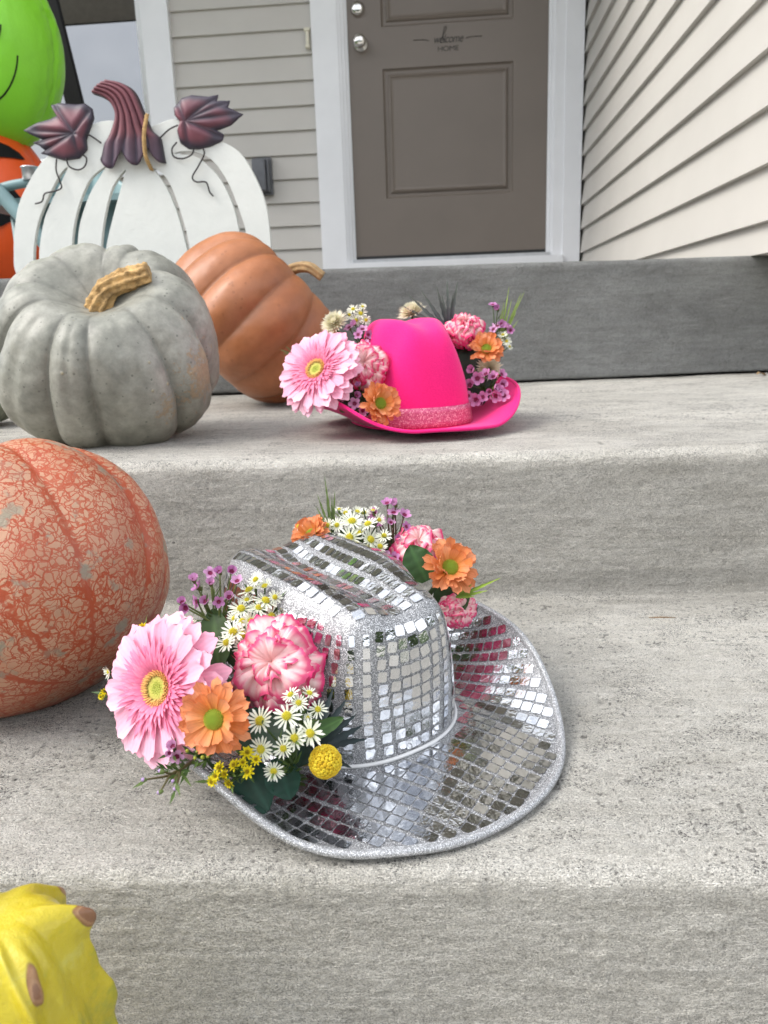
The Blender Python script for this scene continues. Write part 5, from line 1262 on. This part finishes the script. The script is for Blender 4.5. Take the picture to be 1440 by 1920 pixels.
def build_sign():
    base = Vector(on_y(270, 500, SY)); base.z = 0.397
    root = empty('pumpkin_sign', base, 'flat white cut out pumpkin sign with plum stem and leaves on the porch', 'sign')
    outer = [(92, 1060), (80, 960), (85, 830), (108, 700), (158, 590), (210, 505), (262, 450), (350, 395), (430, 330), (500, 285), (590, 272), (680, 300), (760, 310), (830, 288), (900, 265), (980, 290), (1060, 350), (1160, 383), (1250, 440), (1325, 560), (1380, 700), (1402, 850), (1406, 960), (1390, 1080), (1320, 1200), (1150, 1262), (750, 1275), (350, 1262), (180, 1200)]
    slots = [[(360, 508), (318, 545), (255, 665), (203, 795), (182, 920), (182, 1040), (205, 1100), (212, 1000), (214, 925), (238, 785), (278, 685), (335, 570)],
             [(558, 503), (480, 562), (428, 665), (393, 790), (378, 915), (374, 1040), (392, 1110), (404, 1020), (410, 915), (424, 800), (472, 655), (530, 555)],
             [(658, 520), (590, 610), (553, 740), (532, 880), (527, 1020), (540, 1120), (552, 1020), (554, 960), (572, 860), (602, 740), (640, 600)],
             [(800, 520), (858, 600), (920, 740), (972, 930), (992, 1050), (1010, 1110), (1012, 1030), (992, 930), (962, 800), (900, 620), (845, 538)],
             [(905, 442), (1010, 455), (1070, 492), (1150, 580), (1212, 710), (1243, 845), (1252, 980), (1262, 1080), (1285, 1000), (1282, 850), (1250, 740), (1190, 590), (1115, 482), (1040, 437), (960, 425)]]
    S = lambda L: [S1(*q) for q in L]
    white = m_plain("white_painted_board", (0.66, 0.675, 0.64), 0.5, var=0.03, vscale=25, bscale=110, bstr=0.35, bdist=0.002)
    ring_o = sm_ring(S(outer)); rs = []
    for s_ in slots: rs.append(sm_ring(S(s_), 4))
    fill_poly(ring_o, rs, SY, 0.010, 'board', white, root, base)
    M['plum'] = plum("plum_painted_metal")
    # stem: fluted relief
    le = smooth_path([S1(495, 132), S1(550, 152), S1(590, 185), S1(612, 240), S1(600, 300), S1(570, 370), S1(525, 425)], 6)
    re = smooth_path([S1(575, 68), S1(650, 85), S1(710, 130), S1(755, 230), S1(795, 320), S1(835, 358), S1(858, 385)], 6)
    mb = MB(); P = []; C = []; nw = 40
    for i in range(len(le)):
        s = i/(len(le)-1); row = []; cr = []
        for j in range(nw+1):
            q = j/nw; p = le[i].lerp(re[i], q); fl = abs(sin(PI*q*5)); 
            sc = 0.036*(sstep(0.88, 1.0, s))*(0.25+abs(sin(PI*q*2.5+0.2)))*0.9
            h = 0.010+0.016*sin(PI*q)**0.6*0.8+0.007*fl
            if j in (0, nw): h = 0.004
            row.append(p+Vector((0, -h, -sc))-base)
            c = lerp((0.035, 0.028, 0.042), (0.20, 0.055, 0.07), fl**0.6*0.9)
            c = lerp(c, (0.055, 0.045, 0.075), sstep(0.72, 0.98, s)*0.8); c = lerp(c, (0.03, 0.025, 0.035), 1-clamp(min(q, 1-q)*14))
            cr.append(c)
        P.append(row); C.append(cr)
    mb.grid(P, 0, C); o = mb.build('stem', M['plum'], root); sd_ = o.modifiers.new('solid', 'SOLIDIFY'); sd_.thickness = 0.003; sd_.offset = 0
    def leafp(poly, cen, veins, nm='leaf'):
        ring_ = [S1(*q) for q in poly]; rr = []
        for i in range(len(ring_)):
            a, b = ring_[i], ring_[(i+1) % len(ring_)]
            for k in range(4): rr.append(a.lerp(b, k/4))
        c = S1(*cen); P = []; C = []
        vl = [(S1(*a), S1(*b)) for a, b in veins]
        for p in rr:
            row = []; cr = []
            for k in range(15):
                s = k/14; q = c.lerp(p, s); h = 0.014*(1-s**2.4)+0.010
                dv = 1.0
                for a, b in vl:
                    ab = b-a; t_ = clamp((q-a).dot(ab)/ab.dot(ab)); dv = min(dv, (q-(a+ab*t_)).length)
                g = exp(-(dv/0.006)**2); h -= 0.007*g; h += 0.003*mn.noise(q*22)
                cc = lerp((0.19, 0.055, 0.075), (0.045, 0.035, 0.055), clamp(0.7*g+sstep(0.66, 0.98, s)*0.95+0.35*(0.4+mn.noise(q*30))))
                if k == 14: h = 0.006
                row.append(q+Vector((0, -h, 0))-base); cr.append(cc)
            P.append(row); C.append(cr)
        mb = MB(); mb.grid(P, 0, C, closed=True); o = mb.build(nm, M['plum'], root); s_ = o.modifiers.new('solid', 'SOLIDIFY'); s_.thickness = 0.003; s_.offset = 0
    leafp([(275, 192), (310, 182), (400, 190), (450, 185), (488, 212), (495, 260), (472, 320), (455, 370), (460, 420), (420, 465), (340, 474), (270, 452), (220, 440), (245, 425), (215, 400), (178, 385), (235, 368), (180, 345), (130, 322), (200, 285), (270, 265), (310, 245), (322, 218), (292, 222)], (400, 345),
          [((400, 345), (140, 320)), ((400, 345), (190, 385)), ((400, 345), (235, 435)), ((410, 345), (300, 200)), ((400, 345), (420, 450)), ((400, 345), (470, 230))])
    leafp([(912, 205), (950, 158), (1000, 142), (1090, 150), (1138, 136), (1130, 172), (1198, 166), (1188, 205), (1268, 238), (1205, 292), (1130, 322), (1168, 345), (1160, 375), (1100, 402), (1040, 416), (985, 415), (945, 385), (930, 330), (945, 280), (915, 240)], (975, 278),
          [((975, 278), (1255, 236)), ((975, 278), (1190, 175)), ((985, 270), (1130, 150)), ((975, 278), (1155, 355)), ((975, 278), (985, 400)), ((975, 278), (940, 190))])
    wire = m_plain("dark_wire", (0.035, 0.03, 0.03), 0.5, 0.5)
    for paths in ([[(460, 345), (490, 355), (540, 390)], [(310, 470), (308, 530), (325, 580), (335, 620), (300, 638), (250, 650), (235, 690), (200, 703)], [(360, 470), (375, 510), (420, 528), (455, 510), (465, 470), (445, 450)]],
                  [[(935, 298), (890, 320), (845, 362)], [(1065, 415), (1070, 450), (1040, 510), (1010, 565), (1030, 590), (1080, 592), (1098, 640), (1118, 664)], [(930, 385), (905, 420), (915, 460), (960, 470), (1005, 450), (1018, 418)]]):
        mb = MB()
        for pth in paths: mb.tube(smooth_path([S1(x, y, -0.014)-base for x, y in pth], 6), 0.0017, 8)
        mb.build('vine_wire', wire, root)
    rope = m_plain("jute_rope", (0.42, 0.27, 0.11), 0.85, var=0.3, vscale=200, bscale=300, bstr=0.8)
    mb = MB(); pts = smooth_path([S1(783, 245, -0.020)-base, S1(782, 330, -0.034)-base, S1(782, 400, -0.036)-base, S1(786, 470, -0.030)-base, S1(797, 528, -0.010)-base], 24)
    for ph in (0, 2*PI/3, 4*PI/3):
        mb.tube([p+Vector((cos(i*0.42+ph), sin(i*0.42+ph), 0))*0.0022 for i, p in enumerate(pts)], 0.0023, 6)
    mb.build('rope', rope, root)
build_sign()

# ------------------------------------------------------------ porch things behind the sign
def ellipsoid(mb, c, r, n=64, m=40, seams=0, sd=0.0, mat=0, wr=0.0, pz=1.0):
    P = []
    for i in range(n):
        a = 2*PI*i/n; row = []
        for j in range(m+1):
            b = PI*j/m-PI/2; k = 1-sd*(1-abs(sin(seams*a/2))**0.5) if seams else 1
            k *= 1+wr*mn.noise(Vector((a*9 % 60, b*22, 1)))*(1-abs(sin(seams*a/2))) if seams else 1
            x, y, z = cos(b)*cos(a)*k, cos(b)*sin(a)*k, sin(b)
            row.append((c[0]+r[0]*x, c[1]+r[1]*y, c[2]+r[2]*z))
        P.append(row)
    mb.grid(P, mat, closed=True)
def build_inflatable():
    Y = 2.45
    cg = Vector(on_y(-55, 95, Y)); co = Vector(on_y(-60, 420, Y))
    root = empty('inflatable_decoration', (co.x, co.y, 0.397), 'inflatable green monster head on an orange pumpkin at the left of the porch', 'inflatable')
    b = Vector(root.location)
    green = m_plain("green_nylon", (0.24, 0.66, 0.03), 0.38, var=0.08, vscale=8, bscale=25, bstr=0.25, bdist=0.01)
    orange = m_plain("orange_nylon", (0.80, 0.095, 0.012), 0.38, var=0.06, vscale=8, bscale=20, bstr=0.2, bdist=0.01)
    mb = MB(); rg = (pxr(0, 95, Y, 168), pxr(0, 95, Y, 150), pxr(0, 95, Y, 190)); ellipsoid(mb, cg-b, rg, seams=6, sd=0.045, n=180, m=70, wr=0.06); mb.build('green_head', green, root)
    ro = (pxr(0, 420, Y, 172), pxr(0, 420, Y, 160), co.z-0.40); ro = (ro[0], ro[1], pxr(0, 420, Y, 205))
    mb = MB(); ellipsoid(mb, co-b, ro, seams=8, sd=0.04, n=160, m=60, wr=0.03); mb.build('orange_body', orange, root)
    mb = MB(); mb.lathe([(ro[0]*0.7, 0.0), (ro[0]*0.72, 0.04), (ro[0]*0.6, (co.z-b.z)-ro[2]*0.6)], 32); mb.build('base', orange, root)
    def on_ell(u, v, c, r, k=1.012):
        d = ray(u, v); o_ = (CAM-np.array(c))/np.array(r); dd = d/np.array(r)
        A = dd @ dd; B = 2*(o_ @ dd); Cc = o_ @ o_-1; D = B*B-4*A*Cc; t = (-B-math.sqrt(max(D, 0)))/(2*A)
        p = CAM+d*t; return Vector(np.array(c)+(p-np.array(c))*k)-b
    def patch(poly, c, r, name, mat):
        mb = MB(); n = len(poly); cx = sum(p[0] for p in poly)/n; cy = sum(p[1] for p in poly)/n; P = []
        for i in range(n):
            for k in range(4):
                u = poly[i][0]+(poly[(i+1) % n][0]-poly[i][0])*k/4; v = poly[i][1]+(poly[(i+1) % n][1]-poly[i][1])*k/4
                P.append([on_ell(cx+(u-cx)*s/6, cy+(v-cy)*s/6, c, r) for s in range(7)])
        mb.grid(P, closed=True); mb.build(name, mat, root)
    blk = m_plain("black_print", (0.008, 0.008, 0.009), 0.6, spec=0.15)
    patch([(-50, 262), (-10, 265), (15, 275), (35, 288), (46, 301), (25, 298), (0, 296), (-30, 300)], co, ro, 'eye', blk)
    patch([(-60, 340), (-20, 345), (20, 350), (45, 380), (30, 410), (0, 425), (-40, 420)], co, ro, 'mouth', blk)
    for path in ([(33, 104), (31, 125), (24, 150), (12, 172), (-2, 186), (-30, 200)], [(1, 46), (0, 58), (-3, 72)]):
        mb = MB(); mb.tube(smooth_path([on_ell(u, v, cg, rg, 1.0) for u, v in path], 6), 0.0022, 6); mb.build('smile_line', blk, root)
    # black post leaning behind it
    p0 = Vector(on_y(75, -60, 2.9)); p1 = Vector(on_y(165, 300, 2.9))
    d = (p1-p0).normalized(); k = (p1.z-0.40)/(-d.z); p2 = p1+d*k
    root2 = empty('leaning_post', p2, 'flat black post leaning in front of the window behind the green inflatable', 'post')
    wdt = pxr(100, 100, 2.9, 20)*0.86; sdv = d.cross(Vector((0, 1, 0))).normalized()*wdt; th = Vector((0, 0.02, 0))
    a = [p0-d*0.3-p2, Vector((0, 0, 0))]
    mb = MB(); vs = [a[0]-sdv, a[0]+sdv, a[1]+sdv, a[1]-sdv]; vs = vs+[q+th for q in vs]
    mb.add(vs, [(0, 1, 2, 3), (7, 6, 5, 4), (0, 4, 5, 1), (1, 5, 6, 2), (2, 6, 7, 3), (3, 7, 4, 0)]); o = mb.build('shaft', blk, root2, smooth=False)
    bv = o.modifiers.new('b', 'BEVEL'); bv.width = 0.004
    mb = MB(); mb.box((-0.05, -0.015, 0.0), (0.05, 0.045, 0.012)); mb.build('foot', blk, root2, smooth=False)
build_inflatable()
def build_chair():
    teal = m_plain("teal_enamel", (0.20, 0.31, 0.32), 0.45, var=0.12, vscale=20, bscale=80, bstr=0.2)
    Y = 2.02
    b = Vector(on_y(140, 500, Y)); b.z = 0.397
    root = empty('garden_chair', b, 'pale teal metal garden chair standing behind the white pumpkin sign', 'chair')
    P = lambda u, v, y=Y: Vector(on_y(u, v, y))-b
    mb = MB(); mb.tube(smooth_path([P(-60, 372, 1.96), P(-10, 357, 1.95), P(20, 348, 1.95), P(60, 341, 1.96), P(110, 335, 2.0), P(150, 340, 2.05)], 6), 0.011, 14); mb.build('armrest', teal, root)
    mb = MB(); mb.tube(smooth_path([P(-30, 335, 1.93), P(0, 362, 1.93), P(30, 395, 1.93), P(60, 428, 1.93), P(95, 470, 1.93), P(130, 520, 1.93)], 6), 0.017, 16); mb.build('brace', teal, root)
    # fan back
    mb = MB(); G = []
    for i in range(25):
        s = i/24; row = []
        for j in range(29):
            q = j/28*2-1; u = 150+q*(62+26*s); v = 520-(215-46*q*q)*s
            row.append(P(u, v, Y+0.06*q*q*-1+0.006*cos(q*22)*s+0.06))
        G.append(row)
    mb.grid(G); o = mb.build('backrest', teal, root); m_ = o.modifiers.new('s', 'SOLIDIFY'); m_.thickness = 0.004
    mb = MB(); mb.box((-0.22, -0.05, 0.20), (0.22, 0.12, 0.215)); mb.build('seat', teal, root, smooth=False)
    for sx in (-0.2, 0.2):
        for sy in (-0.04, 0.11):
            mb = MB(); mb.tube([(sx, sy, 0.005), (sx, sy, 0.205)], 0.010, 12); mb.build('leg', teal, root)
    # tin on the arm
    c = Vector(on_y(57, 325, 1.955)); r = pxr(57, 325, 1.955, 16)
    tin = m_plain("galvanised_tin", (0.62, 0.63, 0.65), 0.28, 0.9, var=0.1)
    root2 = empty('tin_can', (c.x, c.y, c.z-r*0.8), 'small galvanised tin resting on the teal chair arm', 'tin')
    mb = MB(); mb.lathe([(0.0001, 0), (r*0.93, 0), (r*0.95, r*0.1), (r*0.95, r*1.35), (r*1.05, r*1.38), (r*1.05, r*1.5), (r*0.9, r*1.52), (r*0.88, r*1.3), (0.0001, r*1.3)], 36); mb.build('body', tin, root2)
build_chair()

# ------------------------------------------------------------ litter
def litter():
    mt = m_plain("dry_leaf", (0.30, 0.20, 0.10), 0.8, var=0.4, vscale=90, bscale=200, bstr=0.6)
    for (u, v, z, s_, lab) in ((1428, 702, 0.161, 0.012, 'curled brown leaf scrap in the corner under the porch riser'),):
        p = Vector(on_z(u, v, z)); mb = MB(); G = []
        for i in range(9):
            a = i/8; G.append([((a-0.5)*s_*2, (j/4-0.5)*s_*1.0*sin(PI*(0.1+0.85*a)), 0.003*sin(a*5)+0.004*abs(j/4-0.5)) for j in range(5)])
        mb.grid(G); o = mb.build('dry_leaf', mt, loc=p); o.rotation_euler = (0.1, 0, 0.4); tag(o, lab, 'leaf')
    p = Vector(on_z(1240, 1158, 0.0015)); mb = MB(); mb.tube([(-0.012, 0.0, 0), (0, 0.0006, 0.0003), (0.014, 0, 0)], [0.0003, 0.0006, 0.0003], 6)
    o = mb.build('twig', mt, loc=p); tag(o, 'thin brown twig lying on the lower tread near its back', 'twig')
litter()
